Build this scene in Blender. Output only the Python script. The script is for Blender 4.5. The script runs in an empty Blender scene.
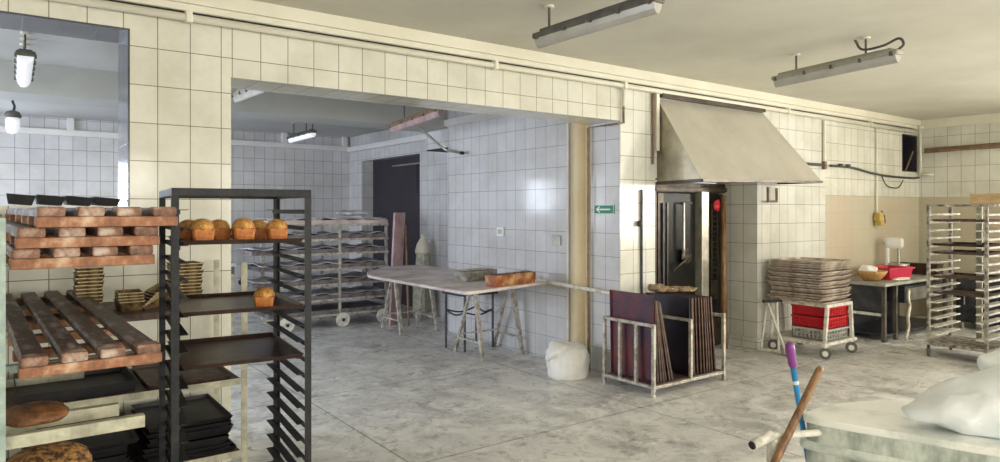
import bpy, bmesh, math, random
from math import sin, cos, pi, radians
from mathutils import Vector, Matrix, noise

random.seed(7)
S = bpy.context.scene
COL = S.collection
V = Vector

# ------------------------------------------------------------------ materials
def new_mat(name):
    m = bpy.data.materials.new(name); m.use_nodes = True
    nt = m.node_tree; b = nt.nodes['Principled BSDF']
    return m, nt, b

def mat(name, c1, c2=None, scale=6.0, rough=0.6, metal=0.0, bump=0.0, detail=6, spec=0.5, lo=0.35, hi=0.65, bscale=None, stretch=None, c3=None):
    m, nt, b = new_mat(name)
    b.inputs['Roughness'].default_value = rough
    b.inputs['Metallic'].default_value = metal
    b.inputs['Specular IOR Level'].default_value = spec
    if c2 is None:
        b.inputs['Base Color'].default_value = (*c1, 1)
    N = nt.nodes; L = nt.links
    tc = N.new('ShaderNodeTexCoord')
    vec = tc.outputs['Object']
    if stretch:
        mp = N.new('ShaderNodeMapping'); mp.inputs['Scale'].default_value = stretch
        L.new(vec, mp.inputs['Vector']); vec = mp.outputs['Vector']
    if c2 is not None:
        n = N.new('ShaderNodeTexNoise'); n.inputs['Scale'].default_value = scale; n.inputs['Detail'].default_value = detail
        n.inputs['Roughness'].default_value = 0.65
        L.new(vec, n.inputs['Vector'])
        r = N.new('ShaderNodeValToRGB')
        r.color_ramp.elements[0].position = lo; r.color_ramp.elements[0].color = (*c1, 1)
        r.color_ramp.elements[1].position = hi; r.color_ramp.elements[1].color = (*c2, 1)
        if c3:
            e = r.color_ramp.elements.new((lo+hi)/2); e.color = (*c3, 1)
        L.new(n.outputs['Fac'], r.inputs['Fac']); L.new(r.outputs['Color'], b.inputs['Base Color'])
    if bump:
        n2 = N.new('ShaderNodeTexNoise'); n2.inputs['Scale'].default_value = bscale or scale*3; n2.inputs['Detail'].default_value = 5
        L.new(vec, n2.inputs['Vector'])
        bp = N.new('ShaderNodeBump'); bp.inputs['Strength'].default_value = bump; bp.inputs['Distance'].default_value = 0.01
        L.new(n2.outputs['Fac'], bp.inputs['Height']); L.new(bp.outputs['Normal'], b.inputs['Normal'])
    return m

def tile_mat(name, c1, c2, grout, w=0.1635, h=0.205, x0=0.0, z0=1.51, y0=0.0, rough=0.16, paint=None, paint_z=None, stain=None, g=0.0025):
    """glazed tiles laid on the world grid; any face direction"""
    m, nt, b = new_mat(name); N = nt.nodes; L = nt.links
    b.inputs['Roughness'].default_value = rough
    tc = N.new('ShaderNodeTexCoord'); sp = N.new('ShaderNodeSeparateXYZ'); L.new(tc.outputs['Object'], sp.inputs[0])
    ge = N.new('ShaderNodeNewGeometry'); sn = N.new('ShaderNodeSeparateXYZ'); L.new(ge.outputs['True Normal'], sn.inputs[0])
    def mth(op, a, b_=None, c=None):
        n = N.new('ShaderNodeMath'); n.operation = op
        for i, v in enumerate((a, b_, c)):
            if v is None: continue
            if isinstance(v, (int, float)): n.inputs[i].default_value = v
            else: L.new(v, n.inputs[i])
        return n.outputs[0]
    ax = mth('GREATER_THAN', mth('ABSOLUTE', sn.outputs[0]), 0.6)
    az = mth('GREATER_THAN', mth('ABSOLUTE', sn.outputs[2]), 0.6)
    X = mth('SUBTRACT', sp.outputs[0], x0-8.175*2); Y = mth('SUBTRACT', sp.outputs[1], y0-8.175*2); Z = mth('SUBTRACT', sp.outputs[2], z0-2.05*4)
    mix = lambda f, a, b_: mth('ADD', mth('MULTIPLY', a, mth('SUBTRACT', 1.0, f)), mth('MULTIPLY', b_, f))
    U = mix(ax, X, Y); W = mix(az, Z, Y)
    cb = N.new('ShaderNodeCombineXYZ'); L.new(U, cb.inputs[0]); L.new(W, cb.inputs[1])
    br = N.new('ShaderNodeTexBrick'); br.offset = 0.0; br.squash = 1.0
    br.inputs['Scale'].default_value = 1.0; br.inputs['Brick Width'].default_value = w; br.inputs['Row Height'].default_value = h
    br.inputs['Mortar Size'].default_value = g; br.inputs['Mortar Smooth'].default_value = 0.2
    br.inputs['Color1'].default_value = (*c1, 1); br.inputs['Color2'].default_value = (*c2, 1); br.inputs['Mortar'].default_value = (*grout, 1)
    L.new(cb.outputs[0], br.inputs['Vector'])
    col = br.outputs['Color']
    n = N.new('ShaderNodeTexNoise'); n.inputs['Scale'].default_value = 2.2; n.inputs['Detail'].default_value = 8; n.inputs['Roughness'].default_value = 0.7
    L.new(tc.outputs['Object'], n.inputs['Vector'])
    r = N.new('ShaderNodeValToRGB'); r.color_ramp.elements[0].position = 0.35; r.color_ramp.elements[0].color = (0.80, 0.79, 0.74, 1)
    r.color_ramp.elements[1].position = 0.6; r.color_ramp.elements[1].color = (1, 1, 1, 1)
    L.new(n.outputs['Fac'], r.inputs['Fac'])
    mx = N.new('ShaderNodeMixRGB'); mx.blend_type = 'MULTIPLY'; mx.inputs[0].default_value = 0.8
    L.new(col, mx.inputs[1]); L.new(r.outputs['Color'], mx.inputs[2]); col = mx.outputs[0]
    if paint is not None:
        f = mth('LESS_THAN', sp.outputs[2], paint_z)
        n3 = N.new('ShaderNodeTexNoise'); n3.inputs['Scale'].default_value = 1.6; n3.inputs['Detail'].default_value = 5
        L.new(tc.outputs['Object'], n3.inputs['Vector'])
        r3 = N.new('ShaderNodeValToRGB'); r3.color_ramp.elements[0].position = .38; r3.color_ramp.elements[0].color = (*paint, 1)
        r3.color_ramp.elements[1].position = .62; r3.color_ramp.elements[1].color = (*stain, 1)
        L.new(n3.outputs['Fac'], r3.inputs['Fac'])
        m1 = N.new('ShaderNodeMixRGB'); m1.inputs[0].default_value = 0.82
        L.new(col, m1.inputs[1]); L.new(r3.outputs['Color'], m1.inputs[2])
        m2 = N.new('ShaderNodeMixRGB'); L.new(f, m2.inputs[0]); L.new(col, m2.inputs[1]); L.new(m1.outputs[0], m2.inputs[2]); col = m2.outputs[0]
        rr = mth('ADD', rough, mth('MULTIPLY', f, 0.3)); L.new(rr, b.inputs['Roughness'])
    L.new(col, b.inputs['Base Color'])
    # each tile sits a hair differently, and the glaze is a little wavy
    n4 = N.new('ShaderNodeTexNoise'); n4.inputs['Scale'].default_value = 7.0; n4.inputs['Detail'].default_value = 1
    L.new(tc.outputs['Object'], n4.inputs['Vector'])
    hgt = mth('ADD', mth('MULTIPLY', br.outputs['Fac'], -0.6), mth('MULTIPLY', n4.outputs['Fac'], 0.8))
    bp = N.new('ShaderNodeBump'); bp.inputs['Strength'].default_value = 0.25; bp.inputs['Distance'].default_value = 0.004
    L.new(hgt, bp.inputs['Height']); L.new(bp.outputs['Normal'], b.inputs['Normal'])
    return m

CR1, CR2, GR = (0.71, 0.695, 0.61), (0.655, 0.64, 0.555), (0.20, 0.17, 0.13)
T_left = tile_mat('tiles cream pier', CR1, CR2, GR, x0=0.67, w=0.1655, z0=2.125)
T_lint = tile_mat('tiles cream lintel', CR1, CR2, GR, x0=1.26, z0=2.33)
T_right = tile_mat('tiles cream right', (0.74, 0.735, 0.68), (0.69, 0.68, 0.62), (.22, .20, .16), x0=4.32, z0=1.51, y0=4.1)
T_rr = tile_mat('tiles cream by corner', (0.73, 0.72, 0.65), (0.68, 0.67, 0.59), (.26, .23, .18), x0=7.72, w=0.16, z0=1.62, y0=4.1, paint=(0.47, 0.43, 0.31), paint_z=1.62, stain=(0.50, 0.40, 0.28))
BL1, BL2, GB = (0.66, 0.655, 0.67), (0.61, 0.605, 0.625), (0.26, 0.245, 0.26)
T_A = tile_mat('tiles grey white', BL1, BL2, GB, w=0.163, y0=4.81, z0=1.45, rough=0.10)
T_far = tile_mat('tiles grey white far', BL1, BL2, GB, w=0.16, x0=0.05, z0=1.64, y0=0.1, g=0.0035, rough=0.2)

M = {}
def floor_mat():
    m, nt, b = new_mat('worn concrete floor'); N = nt.nodes; L = nt.links
    tc = N.new('ShaderNodeTexCoord')
    def nz(scale, det, rough=0.65, dist=0.0):
        n = N.new('ShaderNodeTexNoise'); n.inputs['Scale'].default_value = scale; n.inputs['Detail'].default_value = det
        n.inputs['Roughness'].default_value = rough; n.inputs['Distortion'].default_value = dist
        L.new(tc.outputs['Object'], n.inputs['Vector']); return n.outputs['Fac']
    def ramp(f, a, ca, z, cz):
        r = N.new('ShaderNodeValToRGB'); e = r.color_ramp.elements
        e[0].position = a; e[0].color = (*ca, 1); e[1].position = z; e[1].color = (*cz, 1); L.new(f, r.inputs['Fac']); return r.outputs['Color']
    base = ramp(nz(1.3, 9), 0.34, (0.38, 0.375, 0.365), 0.58, (0.67, 0.66, 0.635))
    flour = ramp(nz(3.2, 12, 0.78, 0.8), 0.44, (0, 0, 0), 0.60, (1, 1, 1))
    m1 = N.new('ShaderNodeMixRGB'); L.new(flour, m1.inputs[0]); L.new(base, m1.inputs[1]); m1.inputs[2].default_value = (0.84, 0.83, 0.80, 1)
    dark = ramp(nz(9, 8, 0.7, 1.2), 0.52, (1, 1, 1), 0.68, (0.52, 0.50, 0.48))
    m2 = N.new('ShaderNodeMixRGB'); m2.blend_type = 'MULTIPLY'; m2.inputs[0].default_value = 1; L.new(m1.outputs[0], m2.inputs[1]); L.new(dark, m2.inputs[2])
    # slab joints
    br = N.new('ShaderNodeTexBrick'); br.offset = 0; br.inputs['Scale'].default_value = 1; br.inputs['Brick Width'].default_value = 1.9
    br.inputs['Row Height'].default_value = 1.7; br.inputs['Mortar Size'].default_value = 0.006
    br.inputs['Color1'].default_value = br.inputs['Color2'].default_value = (1, 1, 1, 1); br.inputs['Mortar'].default_value = (0.45, 0.43, 0.4, 1)
    L.new(tc.outputs['Object'], br.inputs['Vector'])
    m3 = N.new('ShaderNodeMixRGB'); m3.blend_type = 'MULTIPLY'; m3.inputs[0].default_value = 1; L.new(m2.outputs[0], m3.inputs[1]); L.new(br.outputs['Color'], m3.inputs[2])
    L.new(m3.outputs[0], b.inputs['Base Color'])
    rr = ramp(nz(2.5, 6), 0.35, (0.22,)*3, 0.65, (0.6,)*3); L.new(rr, b.inputs['Roughness'])
    bp = N.new('ShaderNodeBump'); bp.inputs['Strength'].default_value = 0.35; bp.inputs['Distance'].default_value = 0.008
    L.new(nz(14, 8), bp.inputs['Height']); L.new(bp.outputs['Normal'], b.inputs['Normal'])
    return m
M['floor'] = floor_mat()
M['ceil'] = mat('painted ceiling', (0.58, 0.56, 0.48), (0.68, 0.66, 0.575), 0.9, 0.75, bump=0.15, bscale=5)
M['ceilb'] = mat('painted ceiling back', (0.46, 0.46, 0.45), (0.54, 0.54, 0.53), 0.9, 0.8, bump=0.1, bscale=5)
M['beam'] = mat('grey painted beam', (0.40, 0.41, 0.40), (0.47, 0.48, 0.46), 1.5, 0.6)
M['cream'] = mat('cream gloss paint', (0.68, 0.65, 0.53), (0.75, 0.72, 0.61), 2.5, 0.4)
M['beige'] = mat('beige paint', (0.56, 0.44, 0.25), (0.64, 0.52, 0.32), 3, 0.45)
M['bandw'] = mat('pale band paint', (0.70, 0.69, 0.68), (0.78, 0.77, 0.75), 2.5, 0.5)
M['darkjamb'] = tile_mat('glazed blue grey tile', (0.06, 0.065, 0.08), (0.10, 0.105, 0.13), (0.1, 0.1, 0.12), x0=.1, y0=4.1, z0=2.42, rough=0.16)
M['rackdark'] = mat('blackened rack steel', (0.007, 0.009, 0.013), (0.028, 0.026, 0.026), 14, 0.5, 0.0, 0.3, spec=.3)
M['traydark'] = mat('burnt baking tray', (0.022, 0.014, 0.012), (0.085, 0.042, 0.028), 9, 0.32, 0.3, 0.2)
M['trayred'] = mat('rusted tray red', (0.035, 0.022, 0.045), (0.17, 0.035, 0.035), 4, 0.4, 0.2, 0.2)
M['traybrown'] = mat('rusted tray brown', (0.025, 0.016, 0.012), (0.15, 0.085, 0.06), 14, 0.55, 0.0, 0.3)
M['trayblack'] = mat('black tray', (0.008, 0.008, 0.010), (0.022, 0.02, 0.022), 9, 0.5, 0.0)
M['steel'] = mat('dull steel', (0.38, 0.37, 0.34), (0.55, 0.53, 0.48), 6, 0.35, 0.8, 0.1)
M['palesteel'] = mat('floury painted steel', (0.40, 0.36, 0.29), (0.78, 0.76, 0.68), 16, 0.55, 0.0, 0.2, lo=.3, hi=.55)
M['wornpipe'] = mat('worn pipe paint', (0.20, 0.165, 0.13), (0.58, 0.55, 0.48), 18, 0.5, 0.1, 0.2, lo=.32, hi=.6)
M['greensteel'] = mat('pale green chipped paint', (0.22, 0.30, 0.27), (0.42, 0.50, 0.45), 14, 0.55, 0.0, 0.3)
M['creamrail'] = mat('cream chipped rail', (0.30, 0.29, 0.21), (0.55, 0.53, 0.40), 16, 0.6, 0.0, 0.2)
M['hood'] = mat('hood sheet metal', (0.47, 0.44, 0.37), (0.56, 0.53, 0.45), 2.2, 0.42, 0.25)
M['hoodside'] = mat('hood shaded side', (0.20, 0.18, 0.14), (0.42, 0.37, 0.27), 2.6, 0.34, 0.55)  # darker copy of the hood metal; the side's shade is in the colour
M['wood'] = mat('worn orange wood', (0.07, 0.035, 0.025), (0.55, 0.38, 0.25), 14, 0.6, 0, 0.5, c3=(0.31, 0.125, 0.055), lo=.32, hi=.70)
M['slat'] = mat('floury dark slat', (0.03, 0.019, 0.016), (0.40, 0.33, 0.31), 9, 0.5, 0, 0.4, c3=(0.085, 0.045, 0.035), stretch=(3, .7, 3), lo=.3, hi=.72)
M['slatend'] = mat('slat end wood', (0.07, 0.04, 0.03), (0.50, 0.40, 0.33), 16, 0.6, 0, 0.5, c3=(0.25, 0.12, 0.075), lo=.34, hi=.66)
M['tablewood'] = mat('floury pink brown table', (0.40, 0.31, 0.285), (0.74, 0.67, 0.64), 3.0, 0.5, 0, 0.1)
M['crust'] = mat('bread crust', (0.32, 0.085, 0.018), (0.58, 0.21, 0.045), 30, 0.5, 0, 0.5)
M['crusttop'] = mat('bread top', (0.36, 0.13, 0.025), (0.72, 0.40, 0.10), 45, 0.6, 0, 0.9)
M['brownloaf'] = mat('dark crust', (0.05, 0.02, 0.01), (0.27, 0.11, 0.035), 25, 0.6, 0, 0.6)
M['sack'] = mat('white woven sack', (0.80, 0.78, 0.73), (0.90, 0.88, 0.84), 10, 0.6, 0, 0.25, bscale=18)
M['plasticbag'] = mat('white plastic bag', (0.82, 0.87, 0.90), (0.90, 0.93, 0.95), 5, 0.38, 0, 0.5, bscale=9)
M['tub'] = mat('galvanised tub', (0.20, 0.235, 0.21), (0.66, 0.71, 0.64), 6, 0.42, 0.1, 0.3, detail=12, lo=.36, hi=.6, stretch=(1.6, 1.6, .8))
M['tubtop'] = mat('floury tub lid', (0.66, 0.70, 0.66), (0.95, 0.95, 0.91), 4.5, 0.5, 0, 0.2, lo=0.36, hi=0.50, detail=9)
M['redplastic'] = mat('red plastic', (0.55, 0.015, 0.025), (0.66, 0.03, 0.04), 5, 0.4)
M['pinkred'] = mat('raspberry plastic', (0.50, 0.02, 0.055), (0.60, 0.03, 0.08), 5, 0.4)
M['greyplastic'] = mat('grey plastic', (0.45, 0.44, 0.41), (0.55, 0.54, 0.5), 5, 0.5)
M['glass'] = mat('sooty oven glass', (0.006, 0.006, 0.006), (0.022, 0.020, 0.016), 3, 0.32, spec=.2)
M['ovenframe'] = mat('greasy oven frame', (0.03, 0.024, 0.018), (0.10, 0.075, 0.05), 8, 0.35, 0.5)
M['black'] = mat('black', (0.012, 0.012, 0.013), None, rough=0.6)
M['doordark'] = mat('dark plum door', (0.022, 0.018, 0.026), (0.035, 0.028, 0.04), 2, 0.5)
M['rustpipe'] = mat('brown painted pipe', (0.14, 0.09, 0.055), (0.26, 0.17, 0.10), 14, 0.5)
M['white'] = mat('white enamel', (0.80, 0.80, 0.77), None, rough=0.35)
M['cable'] = mat('grey cable', (0.075, 0.07, 0.06), None, rough=0.6)
M['lampdark'] = mat('lamp body dark', (0.06, 0.055, 0.05), (0.12, 0.11, 0.09), 9, 0.5)
M['lampgrey'] = mat('lamp body grey', (0.28, 0.27, 0.21), (0.36, 0.34, 0.27), 9, 0.5)
M['diffuser'] = mat('ribbed plastic diffuser', (0.40, 0.38, 0.34), (0.48, 0.46, 0.41), 9, 0.25)
M['diffuserlit'] = mat('lamp cover clear white', (0.86, 0.87, 0.92), None, rough=0.2)
M['diffuserlit'].node_tree.nodes['Principled BSDF'].inputs['Emission Color'].default_value = (0.9, 0.93, 1, 1)
M['diffuserlit'].node_tree.nodes['Principled BSDF'].inputs['Emission Strength'].default_value = 0.3
M['exitgreen'] = mat('exit green', (0.01, 0.22, 0.10), None, rough=0.4)
M['signwhite'] = mat('sign white', (0.8, 0.82, 0.8), None, rough=0.4)
M['purple'] = mat('purple grip', (0.22, 0.045, 0.25), (0.27, 0.06, 0.29), 9, 0.35)
M['blue'] = mat('blue handle', (0.03, 0.28, 0.62), None, rough=0.3)
M['broomwood'] = mat('brown stick', (0.14, 0.065, 0.028), (0.34, 0.19, 0.085), 12, 0.5, stretch=(4, 4, 0.6))
M['cloth'] = mat('floury cloth', (0.34, 0.31, 0.31), (0.80, 0.80, 0.84), 7, 0.8, 0, 0.5)
M['pinkwood'] = mat('pink washed board', (0.33, 0.20, 0.20), (0.50, 0.36, 0.36), 5, 0.6)
M['cardtray'] = mat('floury peel tray', (0.25, 0.17, 0.13), (0.80, 0.73, 0.62), 7, 0.7, 0, 0.4, c3=(.52, .43, .35))
M['wicker'] = mat('wicker', (0.50, 0.26, 0.07), (0.68, 0.42, 0.16), 40, 0.6, 0, 0.6)
M['plaster'] = mat('pale lump', (0.62, 0.55, 0.42), (0.75, 0.70, 0.58), 10, 0.7, 0, 0.3)
M['yellow'] = mat('yellow box', (0.50, 0.36, 0.08), (0.62, 0.48, 0.14), 12, 0.5)
M['boxwood'] = mat('box wood', (0.38, 0.26, 0.12), (0.52, 0.38, 0.20), 8, 0.6, stretch=(1, 1, 8))
M['tin'] = mat('greasy baking tin', (0.06, 0.035, 0.02), (0.36, 0.24, 0.10), 34, 0.4, 0.4)
M['tinrim'] = mat('tin rim brass', (0.22, 0.15, 0.06), (0.62, 0.52, 0.30), 60, 0.5, 0.2)
M['glove'] = mat('scorched mitts', (0.16, 0.10, 0.06), (0.48, 0.34, 0.20), 22, 0.9, 0, 0.8)
M['darkstuff'] = mat('dark steel', (0.03, 0.035, 0.045), (0.09, 0.09, 0.10), 6, 0.4, 0.5)
M['rubber'] = mat('rubber', (0.12, 0.115, 0.11), None, rough=0.8)

# ------------------------------------------------------------------ mesh helpers
def BM(): return bmesh.new()
def box(bm, x0, x1, y0, y1, z0, z1, mx=None):
    vs = [bm.verts.new(V(p) if mx is None else mx @ V(p)) for p in
          ((x0,y0,z0),(x1,y0,z0),(x1,y1,z0),(x0,y1,z0),(x0,y0,z1),(x1,y0,z1),(x1,y1,z1),(x0,y1,z1))]
    for f in ((0,3,2,1),(4,5,6,7),(0,1,5,4),(1,2,6,5),(2,3,7,6),(3,0,4,7)):
        bm.faces.new([vs[i] for i in f])
    return bm
def frame_at(a, b):
    a, b = V(a), V(b); d = (b-a).normalized()
    up = V((0,0,1)) if abs(d.z) < 0.95 else V((0,1,0))
    s = d.cross(up).normalized(); t = s.cross(d)
    return a, b, s, t
def bar(bm, a, b, w, h=None):
    h = h or w
    a, b, s, t = frame_at(a, b)
    vs = []
    for p in (a, b):
        for i, j in ((-1,-1),(1,-1),(1,1),(-1,1)):
            vs.append(bm.verts.new(p + s*i*w/2 + t*j*h/2))
    for f in ((0,3,2,1),(4,5,6,7),(0,1,5,4),(1,2,6,5),(2,3,7,6),(3,0,4,7)):
        bm.faces.new([vs[i] for i in f])
    return bm
def tube(bm, pts, r, n=10, caps=True):
    pts = [V(p) for p in pts]; rings = []
    rr = r if isinstance(r, (list, tuple)) else [r]*len(pts)
    prev = None
    for i, p in enumerate(pts):
        d = (pts[min(i+1, len(pts)-1)] - pts[max(i-1, 0)]).normalized()
        if prev is None:
            up = V((0,0,1)) if abs(d.z) < 0.9 else V((0,1,0)); s = d.cross(up).normalized()
        else:
            s = (prev - d*prev.dot(d)).normalized()
        prev = s; t = s.cross(d)
        rings.append([bm.verts.new(p + (s*cos(2*pi*k/n) + t*sin(2*pi*k/n))*rr[i]) for k in range(n)])
    for a, b in zip(rings, rings[1:]):
        for k in range(n): bm.faces.new((a[k], a[(k+1)%n], b[(k+1)%n], b[k]))
    if caps: bm.faces.new(rings[0]); bm.faces.new(rings[-1][::-1])
    return bm
def arc(pts, n=6):
    """smooth a polyline (Catmull-Rom)"""
    P = [V(p) for p in pts]; P = [P[0]*2-P[1]] + P + [P[-1]*2-P[-2]]; out = []
    for i in range(1, len(P)-2):
        for k in range(n):
            t = k/n; a, b, c, d = P[i-1:i+3]
            out.append(0.5*((2*b) + (c-a)*t + (2*a-5*b+4*c-d)*t*t + (3*b-a-3*c+d)*t**3))
    out.append(P[-2]); return out
def lathe(bm, prof, c=(0,0,0), n=20, sx=1, sy=1):
    rings = []
    for r, z in prof:
        rings.append([bm.verts.new((c[0]+r*sx*cos(2*pi*k/n), c[1]+r*sy*sin(2*pi*k/n), c[2]+z)) for k in range(n)])
    for a, b in zip(rings, rings[1:]):
        for k in range(n): bm.faces.new((a[k], a[(k+1)%n], b[(k+1)%n], b[k]))
    if prof[0][0] > 1e-4: bm.faces.new(rings[0][::-1])
    if prof[-1][0] > 1e-4: bm.faces.new(rings[-1])
    return bm
def prism(bm, outline, z0, z1):
    lo = [bm.verts.new((x, y, z0)) for x, y in outline]; hi = [bm.verts.new((x, y, z1)) for x, y in outline]
    bm.faces.new(lo[::-1]); bm.faces.new(hi); n = len(lo)
    for k in range(n): bm.faces.new((lo[k], lo[(k+1)%n], hi[(k+1)%n], hi[k]))
    return bm
def obj(name, bm, m, parent=None, smooth=False, bevel=0.0, loc=None, rot=None, sub=0):
    bmesh.ops.recalc_face_normals(bm, faces=bm.faces)
    me = bpy.data.meshes.new(name); bm.to_mesh(me); bm.free()
    o = bpy.data.objects.new(name, me); COL.objects.link(o)
    if m: me.materials.append(m)
    if parent: o.parent = parent
    if loc is not None: o.location = loc
    if rot is not None: o.rotation_euler = rot
    if smooth:
        for p in me.polygons: p.use_smooth = True
    if bevel:
        md = o.modifiers.new('bevel', 'BEVEL'); md.width = bevel; md.segments = 2; md.limit_method = 'ANGLE'
    if sub:
        md = o.modifiers.new('sub', 'SUBSURF'); md.levels = md.render_levels = sub
    return o
def thing(name, label, cat, loc=(0,0,0), rz=0, group=None, rot=None):
    o = bpy.data.objects.new(name, None); COL.objects.link(o); o.empty_display_size = 0.1
    o.location = loc; o.rotation_euler = rot or (0, 0, rz)
    return tag(o, label, cat, group)
def tag(o, label, cat, group=None, kind=None):
    o['label'] = label; o['category'] = cat
    if group: o['group'] = group
    if kind: o['kind'] = kind
    return o
def struct(name, bm, m, parent=None, bevel=0.0, smooth=False):
    o = obj(name, bm, m, parent, smooth, bevel)
    if parent is None: o['kind'] = 'structure'
    return o
def dup(root, loc, rz=None, label=None, group=None, rot=None, scale=None):
    r = root.copy(); COL.objects.link(r); r.location = loc
    if rz is not None: r.rotation_euler = (0, 0, rz)
    if rot is not None: r.rotation_euler = rot
    if scale is not None: r.scale = scale
    if label: r['label'] = label
    if group: r['group'] = group
    for ch in list(root.children):
        c = ch.copy(); COL.objects.link(c); c.parent = r
        for g in list(ch.children):
            d = g.copy(); COL.objects.link(d); d.parent = c
    return r
def crease(p, f):
    a = 1-abs(noise.noise(p*f+V((4, 9, 2)))*2); b_ = 1-abs(noise.noise(V((p.z, p.x, p.y))*f*1.9+V((1, 5, 7)))*2)
    return a*a*.65 + b_*b_*.35
def wobble(bm, amp, freq, seed=0, zmin=None):
    for v in bm.verts:
        if zmin is not None and v.co.z <= zmin: continue
        n = noise.noise_vector(v.co*freq + V((seed*7.3, seed*3.1, seed)))
        v.co += n*amp

# ------------------------------------------------------------------ camera
cam = bpy.data.cameras.new('camera'); co = bpy.data.objects.new('camera', cam); COL.objects.link(co)
co.location = (0, 0, 1.45); co.rotation_euler = (pi/2, 0, -math.atan2(0.5944, 0.8042))
cam.sensor_width = 36; cam.lens = 24.48; cam.shift_y = -0.021; cam.clip_start = 0.05
S.camera = co

# ------------------------------------------------------------------ room shell
W = 4.1; CZ = 2.68; XR = 10.2; XL = -3.0; YF = -4.5; YB = 10.8
struct('floor', box(BM(), XL-.2, XR+.2, YF-.2, YB+.2, -0.1, 0), M['floor'])
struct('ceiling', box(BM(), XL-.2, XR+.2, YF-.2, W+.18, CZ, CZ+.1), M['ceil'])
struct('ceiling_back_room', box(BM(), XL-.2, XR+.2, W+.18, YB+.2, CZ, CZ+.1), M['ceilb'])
# long wall seen across the picture: hatch opening, pier, wide opening, pier, oven recess, corner
b = BM(); box(b, XL, 0.57, W, W+.36, 0, 1.47); box(b, XL, 0.57, W, W+.36, 2.42, CZ); box(b, 0.57, 1.09, W, W+.36, 0, CZ)
struct('wall_back_left', b, T_left)
b = BM(); box(b, 0.5695, 0.5745, W+.004, W+.36, 1.475, 2.416); 
b2 = BM(); box(b2, 0.560, 0.5699, W+.004, W+.36, 1.4705, 2.4195); box(b2, XL, 0.56, W+.004, W+.36, 2.41, 2.4195)
struct('trim_1', b2, M['darkjamb']); b.free()
b = BM(); box(b, 1.0899, 4.32, W, W+.36, 2.22, CZ); struct('wall_back_lintel', b, T_lint)
b = BM(); box(b, 4.32, 4.77, W, W+.36, 0, CZ); box(b, 4.7699, 6.36, W, W+.37, 1.74, CZ); box(b, 6.3599, 7.72, W, W+.5, 0, CZ)
struct('wall_back_right', b, T_right)
b = BM(); box(b, 7.72, 9.69, W, W+.5, 0, CZ); box(b, 9.69, 10.12, W, W+.5, 0, 1.97); box(b, 9.69, 10.12, W, W+.5, 2.46, CZ); box(b, 10.12, XR, W, W+.5, 0, CZ)
struct('wall_back_corner', b, T_rr)
b = BM(); box(b, 9.69, 10.12, W+.3, W+.34, 1.97, 2.46); w1 = struct('window_1', b, M['doordark'])
b = BM(); box(b, 9.685, 9.70, W-.006, W+.3, 1.965, 2.465); box(b, 9.70, 10.12, W-.006, W+.3, 1.965, 1.98); box(b, 9.70, 10.12, W-.006, W+.3, 2.45, 2.465); box(b, 10.115, 10.125, W-.006, W+.3, 1.98, 2.45); struct('window_frame', b, M['doordark'], w1)
struct('window_post', box(BM(), 9.86, 9.90, W+.1, W+.14, 1.98, 2.45), M['white'], w1)
# right wall with the windows that light the room (beyond the frame)
def wall_with_holes(name, m, axis, plane, thick, a0, a1, holes):
    b = BM(); cur = a0
    def bx(p, q, z0, z1):
        if q - p < 1e-3: return
        if axis == 'x': box(b, min(plane, plane+thick), max(plane, plane+thick), p, q, z0, z1)
        else: box(b, p, q, min(plane, plane+thick), max(plane, plane+thick), z0, z1)
    for h0, h1, z0, z1 in holes:
        bx(cur, h0, 0, CZ); bx(h0, h1, 0, z0); bx(h0, h1, z1, CZ); cur = h1
    bx(cur, a1, 0, CZ)
    return struct(name, b, m)
RW = [(-4.0, -2.6, 0.9, 2.3), (-2.2, -0.8, 0.9, 2.3), (-0.4, 1.0, 0.9, 2.3)]
wall_with_holes('wall_right', T_rr, 'x', XR, 0.3, YF, W+.5, RW)
FW = [(-2.0, -0.4, 0.9, 2.3), (0.6, 2.2, 0.9, 2.3), (3.4, 5.0, 0.9, 2.3), (6.2, 7.8, 0.9, 2.3)]
wall_with_holes('wall_front', T_right, 'y', YF, -0.3, XL-.3, XR+.3, FW)
LW = [(5.2, 6.7, 0.9, 2.3), (7.6, 9.6, 0.9, 2.3)]
wall_with_holes('wall_left', T_right, 'x', XL, -0.3, YF, YB, LW)
# back room
BWN = [(-2.4, -1.5, 1.0, 2.2), (-0.95, -0.03, 1.35, 2.12)]
wall_with_holes('wall_back_room_far', T_far, 'y', YB, 0.3, XL-.3, 6.5, BWN)
b = BM(); box(b, 4.32, 4.77, W+.3601, 6.89, 0, CZ); box(b, 4.32, 4.8, 6.89, 7.4, 2.2, CZ)
struct('wall_back_room_right', b, T_A)
b = BM(); box(b, 4.8, 5.0, 6.5, 8.4, 0, CZ); box(b, 4.8, 5.0, 8.4, 10.3, 2.25, CZ); box(b, 4.8, 5.0, 10.3, YB, 0, CZ); box(b, 4.77, 4.81, 6.5, 6.9, 0, CZ)
struct('wall_back_room_niche', b, T_A)
struct('trim_2', box(BM(), XL, 4.32, 6.9, 7.4, 2.42, CZ), M['beam'])                 # ceiling beam
b = BM(); box(b, 4.322, 4.79, 6.9, 7.39, 2.185, 2.1995); struct('trim_3', b, M['black'])  # black sheet under the soffit over the niche
b = BM(); box(b, XL, 4.8, YB-.07, YB, 2.44, 2.52)
for x in (0.79, 3.68, 4.70): box(b, x-.04, x+.04, YB-.07, YB, 2.52, CZ)
box(b, 4.73, 4.8, 7.4, YB-.07, 2.42, 2.50); box(b, 4.27, 4.32, 4.75, 7.39, 2.44, 2.52)
struct('trim_4', b, M['bandw'], bevel=.004)
# cornice over the long wall
b = BM(); box(b, XL, XR, W-.035, W, 2.60, CZ); box(b, XL, XR, W-.018, W, 2.56, 2.6); box(b, XR-.03, XR, YF, W-.036, 2.56, CZ)
struct('trim_5', b, M['cream'], bevel=.004)
struct('trim_8', box(BM(), 4.3145, 4.3199, W+.002, W+.36, 0, 2.2195), T_A)
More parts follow.
